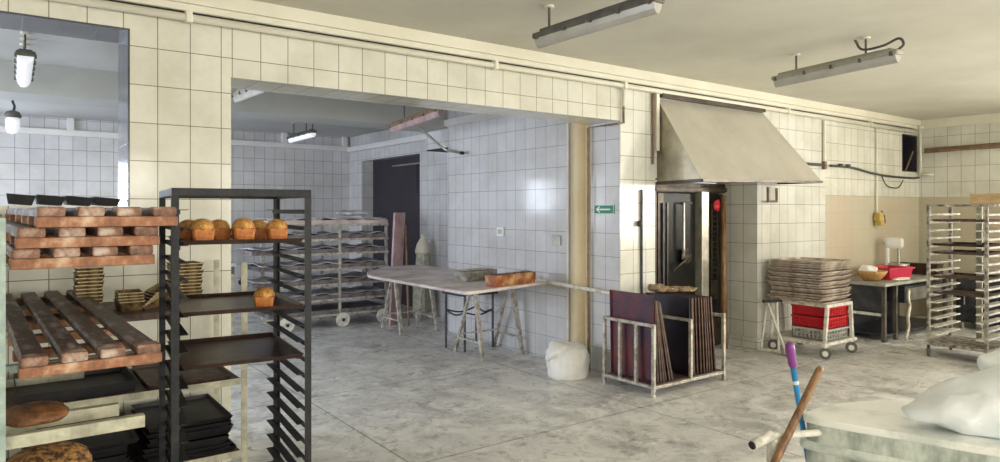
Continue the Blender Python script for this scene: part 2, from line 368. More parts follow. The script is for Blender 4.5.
# beige column at the end of the wide opening
b = BM(); tube(b, [(4.335, 4.60, 0), (4.335, 4.60, CZ)], .095, 28); box(b, 4.30, 4.33, 4.462, 4.70, 0, 2.2195); struct('trim_6', b, M['beige'], smooth=False)
b = BM(); box(b, 4.3, 4.34, 4.736, 4.765, 0.02, 2.35); wobble(b, .006, 9); struct('trim_7', b, M['plaster'])
# dark doorway in the back room
d = struct('door_1', box(BM(), 5.0, 5.05, 8.3, 10.4, 0, 2.3), M['doordark'])
b = BM(); box(b, 4.985, 5.0, 8.75, 9.6, 2.13, 2.15); struct('door_rail', b, M['steel'], d)
b = BM(); tube(b, [(4.98, 8.8, 2.13), (4.98, 8.8, 1.7)], .006, 6); struct('door_cord', b, M['black'], d)
# baseboard bump at the wall foot near the oven
b = BM(); box(b, 6.33, 6.36, W+.0, W+.36, 0, .12); box(b, 6.33, 7.7, W-.02, W, 0, .11); struct('baseboard_oven', b, T_right, bevel=.006)

# window frames in unseen openings and the daylight beyond them
def window_frame(name, axis, plane, h0, h1, z0, z1, n=2):
    b = BM(); t = .05
    def bx(p, q, a, c):
        if axis == 'x': box(b, plane, plane+.06, p, q, a, c)
        else: box(b, p, q, plane, plane+.06, a, c)
    bx(h0, h0+t, z0, z1); bx(h1-t, h1, z0, z1); bx(h0+t, h1-t, z0, z0+t); bx(h0+t, h1-t, z1-t, z1)
    for k in range(1, n):
        p = h0 + (h1-h0)*k/n; bx(p-t/2, p+t/2, z0+t, z1-t)
    struct(name, b, M['white'])
def area(name, loc, rot, sx, sy, power, col):
    l = bpy.data.lights.new(name, 'AREA'); l.shape = 'RECTANGLE'; l.size = sx; l.size_y = sy; l.energy = power; l.color = col
    o = bpy.data.objects.new(name, l); COL.objects.link(o); o.location = loc; o.rotation_euler = rot; return o
WARM = (1.0, 0.965, 0.88); COOL = (0.78, 0.86, 1.0)
PW_R, PW_F, PW_B = 135, 75, 26
n = 2
for h0, h1, z0, z1 in RW:
    window_frame('window_%d' % n, 'x', XR+.12, h0, h1, z0, z1); n += 1
    area('daylight', (XR+.32, (h0+h1)/2, (z0+z1)/2), (0, pi/2, 0), z1-z0, h1-h0, PW_R, WARM)
for h0, h1, z0, z1 in FW:
    window_frame('window_%d' % n, 'y', YF-.2, h0, h1, z0, z1); n += 1
    area('daylight', ((h0+h1)/2, YF-.32, (z0+z1)/2), (pi/2, 0, 0), h1-h0, z1-z0, PW_F, WARM)
for h0, h1, z0, z1 in BWN:
    window_frame('window_%d' % n, 'y', YB+.12, h0, h1, z0, z1, 4); n += 1
    area('daylight', ((h0+h1)/2, YB+.32, (z0+z1)/2), (-pi/2, 0, 0), h1-h0, z1-z0, PW_B, COOL)
for h0, h1, z0, z1 in LW:
    window_frame('window_%d' % n, 'x', XL-.2, h0, h1, z0, z1); n += 1
    area('daylight', (XL-.32, (h0+h1)/2, (z0+z1)/2), (0, -pi/2, 0), z1-z0, h1-h0, 95, COOL)
w = bpy.data.worlds.new('world'); S.world = w; w.use_nodes = True
w.node_tree.nodes['Background'].inputs[0].default_value = (0.9, 0.95, 1, 1); w.node_tree.nodes['Background'].inputs[1].default_value = 0.5

# ------------------------------------------------------------------ pipes and wall fittings
b = BM(); tube(b, [(XL+.05, 4.055, 2.515), (6.0, 4.055, 2.515), (10.05, 4.055, 2.50)], .022, 12)
p = obj('ceiling_pipe', b, M['cream'], smooth=True); tag(p, 'long cream water pipe running below the cornice over the wide opening', 'pipe')
for x in (0.85, 2.95, 4.32, 6.85, 8.7):
    b = BM(); box(b, x-.018, x+.018, 4.025, 4.08, 2.485, 2.55); obj('pipe_clip', b, M['cream'], p, bevel=.006)
o = obj('pipe_shadow_line', tube(BM(), [(XL+.05, 4.073, 2.549), (10.0, 4.073, 2.545)], .0045, 6), M['black']); tag(o, 'thin black strand standing in for the shadow along the top of the long cream pipe', 'cable')  # dark strand added to draw the shadow gap above the pipe
# brown conduit framing the jamb
b = BM(); tube(b, [(4.272, 4.444, 0.0), (4.272, 4.444, 2.19), (4.272, 4.075, 2.19), (4.335, 4.075, 2.2), (4.335, 4.075, 2.36)], .011, 8)
p = obj('conduit', b, M['rustpipe']); tag(p, 'thin brown pipe running up the beige column and along the opening corner', 'pipe')
b = BM(); tube(b, [(4.335, 4.07, 2.34), (4.335, 4.07, 2.49)], .016, 8); obj('valve', b, M['cream'], p)
def vpipe(x, z0, z1, m, lab, r=.014, name='wall_pipe', tip=None):
    p = obj(name, tube(BM(), [(x, 4.078, z0), (x, 4.078, z1)], r, 8), m); tag(p, lab, 'pipe')
    if tip:
        obj('rusty_end', box(BM(), x-.022, x+.022, 4.055, 4.098, z0-.08, z0+.01), M['rustpipe'], p, bevel=.004)
    return p
b = BM(); box(b, 4.735, 4.775, 4.05, 4.1, 1.98, 2.49); o = obj('cover_strip', b, M['cream'], bevel=.003); tag(o, 'white vertical cover strip along the left edge of the metal hood', 'trim strip')
vpipe(4.718, 1.86, 2.49, M['rustpipe'], 'rusty vertical pipe just left of the white strip by the hood', .010)
vpipe(7.66, 2.0, 2.48, M['cream'], 'short cream pipe with rusty end right of the metal hood', .018, tip=True)
vpipe(8.93, 1.42, 2.48, M['cream'], 'long cream conduit dropping to the yellow socket box', .012)
b = BM(); tube(b, [(10.14, 4.06, 2.56), (10.14, 4.06, 1.93)], .022, 10); tube(b, [(10.14, 4.06, 1.94), (10.14, 3.9, 1.93)], .022, 10)
lathe(b, [(.03, -.02), (.04, 0), (.03, .02)], (10.14, 4.06, 2.58), 10)
o = obj('corner_pipe', b, M['cream'], smooth=True); tag(o, 'thick cream pipe standing in the room corner beside the small window', 'pipe')
# yellow socket at the conduit end
t = thing('power_socket', 'yellow hanging socket box at the end of the conduit above the mixer', 'socket', (8.93, 4.05, 1.33)); t.scale = (.85, .85, .85)
obj('body', box(BM(), -.07, .07, -.04, .05, -.02, .1), M['yellow'], t, bevel=.012)
obj('plug', box(BM(), -.06, .05, -.06, .04, -.09, -.021), M['yellow'], t, bevel=.012)
obj('cord', tube(BM(), arc([(.05, -.03, -.03), (.12, -.03, -.05), (.1, -.03, .05), (.03, -.02, .13)]), .01, 8), M['rustpipe'], t)
# cables by the small window
b = BM(); tube(b, arc([(7.20, 4.06, 1.965), (7.6, 4.06, 1.965)]), .016, 8); tube(b, arc([(7.78, 4.07, 1.965), (8.3, 4.07, 1.96), (8.8, 4.07, 1.91), (9.3, 4.07, 1.885), (9.9, 4.07, 1.88), (10.1, 4.06, 1.89)]), .014, 8)
tube(b, arc([(9.0, 4.05, 1.88), (9.15, 4.05, 1.76), (9.45, 4.05, 1.74), (9.6, 4.05, 1.84)]), .008, 6)
o = obj('wall_hose', b, M['cable']); tag(o, 'grey hose running along the tiles from the hood to the corner window', 'hose')
for x in (7.98, 8.16): obj('hose_clamp', lathe(BM(), [(.03, -.02), (.03, .02)], (x, 4.055, 1.975), 8), M['cable'], o)
b = BM(); tube(b, [(10.13, 4.0, 2.24), (10.13, 3.2, 2.255), (10.13, 2.4, 2.27), (10.13, 1.2, 2.27)], .022, 8)
tube(b, arc([(10.13, 4.0, 2.27), (10.13, 3.7, 2.275), (10.13, 3.4, 2.28), (10.13, 3.0, 2.285), (10.13, 1.2, 2.30)]), .016, 8)
o = obj('brown_pipe', b, M['rustpipe']); tag(o, 'pair of dark brown pipes running along the right tiled wall', 'pipe')
o = obj('window_bar', tube(BM(), [(10.09, 4.13, 2.25), (9.86, 4.13, 1.98)], .012, 6), M['rustpipe']); tag(o, 'slanted rusty rod inside the small corner window', 'rod')
# rod on the pier
b = BM(); tube(b, [(4.575, 4.085, 0.62), (4.575, 4.085, 1.63)], .011, 8)
o = obj('wall_rod', b, M['darkstuff']); tag(o, 'thin dark vertical rod fixed to the white tiled pier', 'rod')
obj('knob', lathe(BM(), [(.0, -.03), (.022, -.02), (.026, 0), (.022, .02), (0, .03)], (4.54, 4.075, 1.33), 12), M['darkstuff'], o, smooth=True)
# exit sign on the jamb
t = thing('exit_sign', 'green direction sign with a white arrow pointing left on the jamb', 'sign', (4.318, 4.16, 1.415))
obj('panel', box(BM(), -.012, 0, 0, .245, 0, .08), M['exitgreen'], t, bevel=.002)
b = BM(); box(b, -.0135, -.0121, .045, .20, .034, .046)
for s in (1, -1): bar(b, (-.0128, .215, .04), (-.0128, .175, .04+s*.026), .0014, .010)
obj('arrow', b, M['signwhite'], t)
b = BM()
for y0, y1, z0, z1 in ((0, .245, 0, .004), (0, .245, .076, .08), (0, .004, .004, .076), (.241, .245, .004, .076)): box(b, -.0135, -.0121, y0, y1, z0, z1)
obj('border', b, M['signwhite'], t)
# wall A bits
for y, z, lab in ((5.82, 1.22, 'small white double socket on the tiled wall above the worktable'), (4.92, 1.16, 'small grey switch on the tiled wall beside the beige column')):
    t = thing('wall_socket', lab, 'socket', (4.318, y, z))
    obj('plate', box(BM(), -.02, 0, -.06, .06, -.05, .05), M['white'] if y > 5 else M['greyplastic'], t, bevel=.006)
    obj('insert', box(BM(), -.024, -.02, -.035, .035, -.025, .025), M['greyplastic'], t)
b = BM(); tube(b, arc([(4.0, 7.0, 2.42), (4.1, 6.95, 2.32), (4.25, 6.85, 2.17), (4.27, 6.7, 2.13), (4.25, 6.5, 2.1)]), .014, 8)
o = obj('loose_conduit', b, M['steel']); tag(o, 'bent grey conduit hanging from the beam in front of the tiled wall', 'conduit')
obj('cable_end', tube(BM(), [(4.25, 6.5, 2.1), (4.245, 6.45, 2.095)], .02, 8), M['black'], o)
b = BM(); tube(b, [(4.285, 6.8, .72), (4.285, 4.80, .72)], .018, 8)
for y in (5.15, 6.3): box(b, 4.27, 4.318, y-.012, y+.012, .71, .8)
o = obj('wall_rail', b, M['greyplastic']); tag(o, 'grey pipe rail along the tiled wall behind the worktable', 'rail')
b = BM(); tube(b, [(4.235, 5.1, .765), (4.225, 4.09, .735)], .017, 8)
o = obj('pale_bar', b, M['palesteel']); tag(o, 'pale horizontal bar reaching from the tiled wall to the tray stand', 'bar')
# plaster patch and paper on the niche wall
b = BM(); box(b, 4.792, 4.7995, 7.16, 7.36, 1.45, 1.92); wobble(b, .004, 20); 
o = obj('wall_paper_sheet', b, M['signwhite']); tag(o, 'torn white sheet stuck on the tiles right of the dark doorway', 'paper')

# ------------------------------------------------------------------ lamps
def tube_lamp(name, lab, p0, p1, body, diff, rods=(0.12, 0.9), w=.11, cable=None):
    p0, p1 = V(p0), V(p1); L = (p1-p0).length; d = (p1-p0).normalized(); ang = math.atan2(d.y, d.x)
    t = thing(name, lab, 'lamp', p0, group=None, rot=(0, -math.asin(d.z), ang))
    b = BM(); box(b, 0, L, -w/2, w/2, .0, .035); box(b, .05, L-.05, -w/2+.015, w/2-.015, .035, .055)
    obj('housing', b, body, t, bevel=.008)
    b = BM()
    n = 8; prof = [(-w/2+.008 + (w-.016)*k/n, -.055*sin(pi*k/n)**.6 if 0 < k < n else 0) for k in range(n+1)]
    va = [b.verts.new((.015, y, z)) for y, z in prof]; vb = [b.verts.new((L-.015, y, z)) for y, z in prof]
    for k in range(n): b.faces.new((va[k], va[k+1], vb[k+1], vb[k]))
    b.faces.new(va); b.faces.new(vb); b.faces.new((va[0], vb[0], vb[-1], va[-1]))
    obj('diffuser', b, diff, t, smooth=False)
    for f in (.04, .3, .52, .74, .96):
        obj('clip', box(BM(), L*f-.010, L*f+.010, -w/2-.006, w/2+.006, -.006, .022), M['lampdark'], t)
    for f in rods:
        z = CZ - p0.z - d.z*L*f
        obj('hanger', tube(BM(), [(L*f, 0, .05), (L*f, 0, z)], .008, 6), M['lampdark'], t)
        obj('ceiling_hook', lathe(BM(), [(.03, z-.012), (.03, z)], (L*f, 0, 0), 10), M['cream'], t)
    if cable:
        z = CZ - p0.z
        obj('cable', tube(BM(), arc([(L*cable, .0, z-.005), (L*(cable+.06), -.01, .09), (L*(cable+.2), 0, .085), (L*.99, 0, .11), (L+.02, 0, .06), (L-.03, 0, .03)]), .009, 6), M['lampdark'], t)
        obj('tube_end', tube(BM(), [(L-.12, 0, -.03), (L-.02, 0, -.03)], .022, 10), M['white'], t)
    return t
tube_lamp('fluorescent_lamp', 'dark framed fluorescent fitting with dull cover nearest to the top edge', (2.67, 3.23, 2.495), (2.69, 2.28, 2.50), M['lampdark'], M['diffuser'], (.12, .92), w=.085)
tube_lamp('fluorescent_lamp', 'greyish fluorescent fitting with looping cable hanging in front of the hood', (5.10, 3.13, 2.50), (4.94, 2.10, 2.51), M['lampgrey'], M['diffuser'], (.2, .76), w=.085, cable=.68)
tube_lamp('fluorescent_lamp', 'small pale fitting under the ceiling seen at the top left of the wide opening', (1.80, 6.62, 2.51), (1.84, 5.85, 2.51), M['lampgrey'], M['diffuser'], (.2, .8), w=.08)
tube_lamp('fluorescent_lamp', 'bright white tube fitting hanging on three wires near the far wall', (3.36, 9.6, 2.46), (3.33, 8.6, 2.46), M['lampdark'], M['diffuserlit'], (.18, .7, .95), w=.09)
tube_lamp('fluorescent_lamp', 'reddish brown bare fitting fixed under the beam of the back room', (3.52, 6.80, 2.36), (3.40, 5.55, 2.40), M['rustpipe'], M['pinkwood'], (.3,), w=.07)
tube_lamp('fluorescent_lamp', 'glowing white fitting on twin wires seen through the hatch opening', (.165, 6.45, 2.455), (.15, 5.45, 2.465), M['lampdark'], M['diffuserlit'], (.3, .5, .7), w=.11)
t = thing('jar_lamp', 'small glass jar lamp on a bent stem seen through the hatch opening', 'lamp', (.13, 8.8, 2.47))
obj('stem', tube(BM(), arc([(0, 0, .21), (.0, 0, .12), (.015, 0, .07), (0, 0, .0)]), .012, 8), M['black'], t)
obj('socket', lathe(BM(), [(.02, .03), (.06, .01), (.08, -.03), (.07, -.05)], n=14), M['lampdark'], t, smooth=True)
obj('glass_jar', lathe(BM(), [(.058, -.05), (.065, -.09), (.062, -.17), (.04, -.21), (0, -.22)], n=14), M['diffuserlit'], t, smooth=True)

# ------------------------------------------------------------------ trays on the hatch sill
def tray(bm, w, l, h=.018, t=.0025, lip=.012):
    """shallow baking tray, origin at the corner, sloped rim"""
    o = [(0, 0), (w, 0), (w, l), (0, l)]; i = [(lip, lip), (w-lip, lip), (w-lip, l-lip), (lip, l-lip)]
    top = [bm.verts.new((x, y, h)) for x, y in o]; bot = [bm.verts.new((x, y, 0)) for x, y in i]
    top2 = [bm.verts.new((x + (t*2 if x == 0 else -t*2), y + (t*2 if y == 0 else -t*2), h)) for x, y in o]
    bot2 = [bm.verts.new((x, y, t)) for x, y in i]
    bm.faces.new(bot[::-1]); bm.faces.new(bot2)
    for k in range(4):
        j = (k+1) % 4
        bm.faces.new((bot[k], bot[j], top[j], top[k])); bm.faces.new((top[k], top[j], top2[j], top2[k])); bm.faces.new((top2[k], top2[j], bot2[j], bot2[k]))
    return bm
labs = ['black tray lying at the left end of the hatch sill', 'second black tray from the left on the hatch sill', 'third black tray from the left on the hatch sill', 'black tray lying at the right end of the hatch sill']
for k in range(4):
    b = tray(BM(), .122, .30, .050-.003*k)
    o = obj('baking_tray', b, M['trayblack'], loc=(.03+.125*k, 4.13, 1.4705+.0125-.0012*k), rot=(0, .09, 0)); tag(o, labs[k], 'tray', 'black trays on the hatch sill')

# ------------------------------------------------------------------ green board rack and slatted boards (left edge)
t = thing('board_rack', 'pale green steel rack holding the slatted boards at the left edge', 'rack', (0, 0, 0))
for i, (y, zt) in enumerate(((2.14, 1.43), (3.95, 1.43))):
    b = BM(); box(b, -.035, .017, y, y+.005, 0, zt); box(b, -.035, -.03, y+.005, y+.05, 0, zt); box(b, .0, .017, y+.001, y+.03, 0, zt)
    obj('post', b, M['greensteel'], t)
for z in (.82, 1.255, .965):
    y0 = 2.2 if z == .82 else 2.42
    for y in (y0, 3.92):
        obj('arm', box(BM(), -.03, .395 if z > .9 else .345, y, y+.03, z+(0 if z == .82 else .02), z+.035), M['creamrail'] if z == .82 else M['greensteel'], t, bevel=.002)
    obj('side_rail', box(BM(), -.029, -.005, 2.19, 3.95, z, z+.03), M['greensteel'], t)
for y, z in ((2.23, .62), (2.39, .62), (2.37, .82)): obj('lower_arm', box(BM(), -.03, .30, y, y+.03, z, z+.035), M['creamrail'], t)
obj('lower_arm', box(BM(), -.03, .345, 3.92, 3.95, .62, .655), M['creamrail'], t)
def slat_board():
    t = thing('slatted_board', '', 'board')
    L = 1.78
    for k in range(4):
        x0 = k*.0925; b = BM()
        prof = [(0, .026), (0, .042), (.006, .050), (.056, .050), (.062, .042), (.062, .026)]
        ya, yb = .0, L
        def ring(y, dz=0, s=1.0): return [b.verts.new((x0+.031+(px-.031)*s, y, .026+(pz-.026)*(1-dz))) for px, pz in prof]
        rs = [ring(ya, .35, .9), ring(ya+.012, .05, 1), ring(yb-.012, .05, 1), ring(yb, .35, .9)]
        for a_, b_ in zip(rs, rs[1:]):
            for q in range(6): b.faces.new((a_[q], a_[(q+1) % 6], b_[(q+1) % 6], b_[q]))
        b.faces.new(rs[0]); b.faces.new(rs[-1])
        o = obj('slat', b, M['slat'], t)
        o2 = obj('slat_end', box(BM(), x0-.001, x0+.063, -.0035, .055+.03*((k*7) % 3)/2, .0262, .0508), M['slatend'], o, bevel=.006)
    for y in (0.0, .26, .55, .9, 1.3, L-.05):
        b = BM(); box(b, -.004, .344, y-.003 if y == 0 else y, y+.045, 0, .0259); obj('cross_bar', b, M['wood'], t, bevel=.003)
    t.scale = (1, 1, 1.1)
    return t
R = radians(1.7)
sb = slat_board(); sb.location = (.049, 2.206, 1.0005); sb.rotation_euler = (0, 0, R)
sb['label'] = 'dark slatted wooden board lying alone below the stack of three'; sb['group'] = 'slatted wooden boards'
for i, (x, y) in enumerate(((.030, 2.21), (.042, 2.20), (.085, 2.17))):
    dup(sb, (x, y, 1.2905+.0562*i+.0005), R, ['slatted wooden board at the bottom of the stack of three', 'slatted wooden board in the middle of the stack of three', 'slatted wooden board on top of the stack of three'][i])
# crusty loaves on the lower arms
def long_loaf(w, l, h, m, seed):
    b = BM(); n = 10; rings = []
    for i in range(15):
        f = i/14; s = max(.02, (1-abs(2*f-1)**3.2))**.5
        rings.append([b.verts.new((w/2*cos(2*pi*k/16)*s, l*(f-.5), h/2+h/2*sin(2*pi*k/16)*(s if sin(2*pi*k/16) > 0 else min(1, s*1.05)))) for k in range(16)])
    for a_, b_ in zip(rings, rings[1:]):
        for k in range(16): b.faces.new((a_[k], a_[(k+1)%16], b_[(k+1)%16], b_[k]))
    b.faces.new(rings[0]); b.faces.new(rings[-1]); wobble(b, .006, 14, seed, zmin=.02)
    return b
o = obj('bread_loaf', long_loaf(.17, .16, .05, None, 1), M['brownloaf'], loc=(.085, 2.30, .856), rot=(0, 0, pi/2+.1), smooth=True); tag(o, 'flat dark brown loaf above the cream rail at the left edge', 'bread')
o = obj('bread_loaf', long_loaf(.22, .22, .12, None, 2), mat('seeded crust', (.07, .03, .012), (.50, .25, .07), 50, .7, 0, 1.0, lo=.42, hi=.58), loc=(.115, 2.33, .656), rot=(0, 0, pi/2+.1), smooth=True); tag(o, 'golden mottled loaf at the lower left corner below the cream rail', 'bread')

# ------------------------------------------------------------------ shelving behind, against the wall
SY0, SY1 = 3.47, 4.03
t = thing('shelving_unit', 'low rusty steel shelving against the tiled wall behind the dark rack', 'shelf', (0, 0, 0))
for x, y, h in ((.975, SY0, 1.19), (.975, SY1-.03, 1.17), (-.06, SY0, 1.19), (-.06, SY1-.03, 1.17)):
    b = BM(); box(b, x-.004, x+.026, y, y+.004, 0, h); box(b, x+.022, x+.026, y+.004, y+.03, 0, h); obj('post', b, M['creamrail'], t)
for z in (.975, .617, .259):
    b = BM(); box(b, -.03, .968, SY0+.005, SY1, z-.006, z); obj('shelf_board', b, M['traybrown'], t)
    b = BM(); box(b, -.03, .968, SY0, SY0+.004, z-.03, z+.002); obj('shelf_edge', b, M['traybrown'] if z > .9 else M['creamrail'], t)
# bread tins, nested
def tin():
    b = BM(); o = obj('bread_tin', b, M['tin'])
    b = BM(); w, l, h = .105, .17, .045
    q = lambda s, z: [b.verts.new((sx*w/2*s, sy*l/2*s, z)) for sx, sy in ((-1,-1),(1,-1),(1,1),(-1,1))]
    r = [q(.82, 0), q(1, h), q(.96, h), q(.79, .004)]
    for a_, b_ in zip(r, r[1:]):
        for k in range(4): b.faces.new((a_[k], a_[(k+1)%4], b_[(k+1)%4], b_[k]))
    b.faces.new(r[0]); b.faces.new(r[-1])
    bmesh.ops.recalc_face_normals(b, faces=b.faces); b.to_mesh(o.data); b.free()
    b = BM(); s = 1.02
    for x0, x1, y0, y1 in ((-w/2*s, w/2*s, -l/2*s, -l/2*s+.004), (-w/2*s, w/2*s, l/2*s-.004, l/2*s), (-w/2*s, -w/2*s+.004, -l/2*s+.004, l/2*s-.004), (w/2*s-.004, w/2*s, -l/2*s+.004, l/2*s-.004)):
        box(b, x0, x1, y0, y1, h-.003, h+.002)
    obj('rim', b, M['tinrim'], o)
    return o
tn = tin(); first = True
def put_tin(loc, rot, lab, group):
    global first
    if first: tn.location = loc; tn.rotation_euler = rot; tag(tn, lab, 'baking tin', group); first = False; return tn
    o = dup(tn, loc, rot=rot, label=lab, group=group); o['category'] = 'baking tin'; return o
for k in range(11): put_tin((.345+random.uniform(-.004, .004), 3.72, .976+.0165*k), (0, 0, random.uniform(-.05, .05)), 'bread tin nested in the tall stack behind the slatted boards', 'tall stack of bread tins')
for k in range(4): put_tin((.505, 3.66, .976+.0135*k), (0, 0, random.uniform(-.05, .05)), 'bread tin nested in the low stack, middle of the shelf', 'low stack of bread tins')
for k in range(6): put_tin((.61+.012*k, 3.68+.004*k, .978+.011*k), (0, -.5, .1), 'bread tin in the tilted stack nearest the dark rack', 'tilted stack of bread tins')
for k in range(11): put_tin((.755+random.uniform(-.006, .006), 3.68, .976+.0165*k), (0, 0, random.uniform(-.06, .06)), 'bread tin nested in the stack seen through the dark rack', 'stack of bread tins behind the dark rack').scale = (1.25, 1, 1)
# trays on shelves
tr = obj('baking_tray', tray(BM(), .38, .50, .018), M['trayblack'], loc=(.56, SY0+.03, .6175)); tag(tr, 'brown tray on the middle shelf behind the dark rack', 'tray'); tr.data.materials[0] = M['traybrown']
o = obj('baking_tray', tray(BM(), .46, .5, .05), M['trayblack'], loc=(.06, SY0+.03, .6175)); tag(o, 'deep black tray on the middle shelf behind the slatted board', 'tray')
tb = None
for k in range(8):
    w0 = .39 - .012*abs(k-6)
    if tb is None:
        tb = obj('baking_tray', tray(BM(), .38, .5, .022), M['trayblack'], loc=(.575, SY0+.02, .2595)); tag(tb, 'black tray in the messy pile on the bottom shelf', 'tray', 'black trays on the bottom shelf')
    else:
        dup(tb, (.56+random.uniform(-.03, .005), SY0+.0+random.uniform(0, .03), .2595+.0215*k), random.uniform(-.05, .05))
for k in range(7):
    dup(tb, (.12+random.uniform(-.03, .03), SY0+random.uniform(0, .03), .2595+.0215*k), random.uniform(-.06, .06), label='black tray in the left pile on the bottom shelf', group='black trays in the left pile')

# ------------------------------------------------------------------ dark bakery rack (foreground)
RW_, RL_ = .515, .57
rk = thing('bakery_rack', 'tall blackened steel bakery rack holding six loaves on its upper tray', 'rack', (.515, 2.732, 0), radians(-5.7))
RTOP = 1.532; PS = .026
for x, y in ((0, 0), (RW_-PS, 0), (0, RL_-PS), (RW_-PS, RL_-PS)):
    xo = x if x == 0 else x+PS-.004
    b = BM(); box(b, x, x+PS, y if y == 0 else y+PS-.004, (y if y == 0 else y+PS-.004)+.004, .11, RTOP-.03); box(b, xo, xo+.004, y+(.0041 if y == 0 else 0), y+PS-(0 if y == 0 else .0041), .11, RTOP-.03)
    obj('post', b, M['rackdark'], rk)
    c = BM(); lathe(c, [(.045, -.012), (.05, -.006), (.05, .006), (.045, .012)], n=16)
    o = obj('caster', c, M['rubber'], rk, loc=(x+PS/2, y+PS/2, .05), rot=(0, pi/2, 0))
    obj('fork', box(BM(), -.05, -.06, -.01, .01, -.02, .02), M['rackdark'], o)
b = BM(); box(b, 0, RW_, 0, PS, RTOP-.03, RTOP); box(b, 0, RW_, RL_-PS, RL_, RTOP-.03, RTOP); box(b, 0, PS, PS, RL_-PS, RTOP-.03, RTOP); box(b, RW_-PS, RW_, PS, RL_-PS, RTOP-.03, RTOP)
obj('top_frame', b, M['rackdark'], rk, bevel=.002)
b = BM(); box(b, PS, RW_-PS, 0, .03, .11, .14); box(b, PS, RW_-PS, RL_-.03, RL_, .11, .14); box(b, 0, PS, PS, RL_-PS, .11, .14); box(b, RW_-PS, RW_, PS, RL_-PS, .11, .14)
obj('bottom_frame', b, M['rackdark'], rk, bevel=.002)
RZ = [1.452 - 0.0665*k for k in range(20)]
for k, z in enumerate(RZ):
    for s in (0, 1):
        b = BM()
        if s == 0: box(b, PS, PS+.004, 0, RL_, z-.018, z); box(b, PS, PS+.032, 0, RL_, z-.003, z)
        else: box(b, RW_-PS-.004, RW_-PS, 0, RL_, z-.018, z); box(b, RW_-PS-.032, RW_-PS, 0, RL_, z-.003, z)
        obj('tray_rail', b, M['rackdark'], rk)
def rackpt(x, y, z):
    a = radians(-5.7); return (.515 + x*cos(a) - y*sin(a), 2.732 + x*sin(a) + y*cos(a), z)
TW = RW_ - 2*PS - .012
for k, lab in ((2, 'dark tray carrying six loaves in the bakery rack'), (6, 'dark tray carrying a single loaf in the bakery rack'), (9, 'empty dark shiny tray below the others in the bakery rack')):
    o = obj('baking_tray', tray(BM(), TW, RL_+.0, .017), M['traydark'], loc=rackpt(PS+.006, -.012, RZ[k]+.0005), rot=(0, 0, radians(-5.7))); tag(o, lab, 'tray')
# loaves
def loaf():
    t = thing('bread_loaf', '', 'bread')
    b = BM(); w, l, h = .074, .11, .047
    q = lambda sx, sy, z: [b.verts.new((sx*w/2*cx, sy*l/2*cy, z)) for cx, cy in ((-1,-.8),(-.8,-1),(.8,-1),(1,-.8),(1,.8),(.8,1),(-.8,1),(-1,.8))]
    r = [q(.86, .86, 0), q(.96, .96, h*.5), q(1.04, 1.04, h), q(1.02, 1.02, h+.006)]
    for a_, b_ in zip(r, r[1:]):
        for k in range(8): b.faces.new((a_[k], a_[(k+1)%8], b_[(k+1)%8], b_[k]))
    b.faces.new(r[0]); b.faces.new(r[-1])
    obj('crust', b, M['crust'], t, bevel=.003)
    b = BM(); bmesh.ops.create_icosphere(b, subdivisions=3, radius=1)
    for v in b.verts:
        c = v.co.copy(); z = c.z
        v.co = V((c.x*w*.56, c.y*l*.56, h+.004 + (z*.040 if z > 0 else z*.006)))
    wobble(b, .0045, 28, 3, zmin=h+.002)
    wobble(b, .002, 80, 5, zmin=h+.002)
    obj('domed_top', b, M['crusttop'], t, smooth=True)
    return t
lf = loaf(); z1 = RZ[2]+.004; z2 = RZ[6]+.004
spots = [((.080, .19), 'tin loaf at the left end of the upper rack tray'), ((.112, .06), 'front tin loaf, second from the left on the upper rack tray'), ((.190, .18), 'tin loaf just behind and right of the second loaf on the upper tray'),
         ((.262, .06), 'tin loaf in the middle of the upper rack tray'), ((.345, .19), 'rear tin loaf half hidden by the rightmost loaf on the upper tray'), ((.392, .06), 'front tin loaf at the right end of the upper rack tray')]
for i, ((x, y), lab) in enumerate(spots):
    if i == 0:
        lf.location = rackpt(x, y, z1); lf.rotation_euler = (0, 0, radians(-4)); tag(lf, lab, 'bread', 'tin loaves on the upper rack tray')
    else: dup(lf, rackpt(x, y, z1), radians(random.uniform(-16, 2)), lab, scale=(1+random.uniform(-.05, .08), 1, 1+random.uniform(-.06, .08)))
o = dup(lf, rackpt(.345, .075, z2), radians(-20), 'single tin loaf alone on the second rack tray', scale=(1, 1, .92)); del o['group']

# ------------------------------------------------------------------ back room: table, cart, bin
t = thing('steel_table', 'dark steel table with floury top in the back room, beside the cart', 'table', (0, 0, 0))
obj('tabletop', box(BM(), 1.4, 2.25, 8.22, 8.85, .79, .83), M['cloth'], t, bevel=.004)
obj('apron', box(BM(), 1.42, 2.23, 8.24, 8.83, .70, .789), M['darkstuff'], t)
for x, y in ((1.42, 8.24), (2.19, 8.24), (1.42, 8.79), (2.19, 8.79)): obj('leg', box(BM(), x, x+.045, y, y+.045, 0, .70), M['creamrail'], t)
obj('side_panel', box(BM(), 2.236, 2.246, 8.3, 8.8, .35, .70), M['darkstuff'], t)
o = obj('red_stick', tube(BM(), [(2.12, 8.12, .50), (1.85, 8.05, .36)], .012, 8), M['redplastic']); 
bpy.data.objects.remove(o)
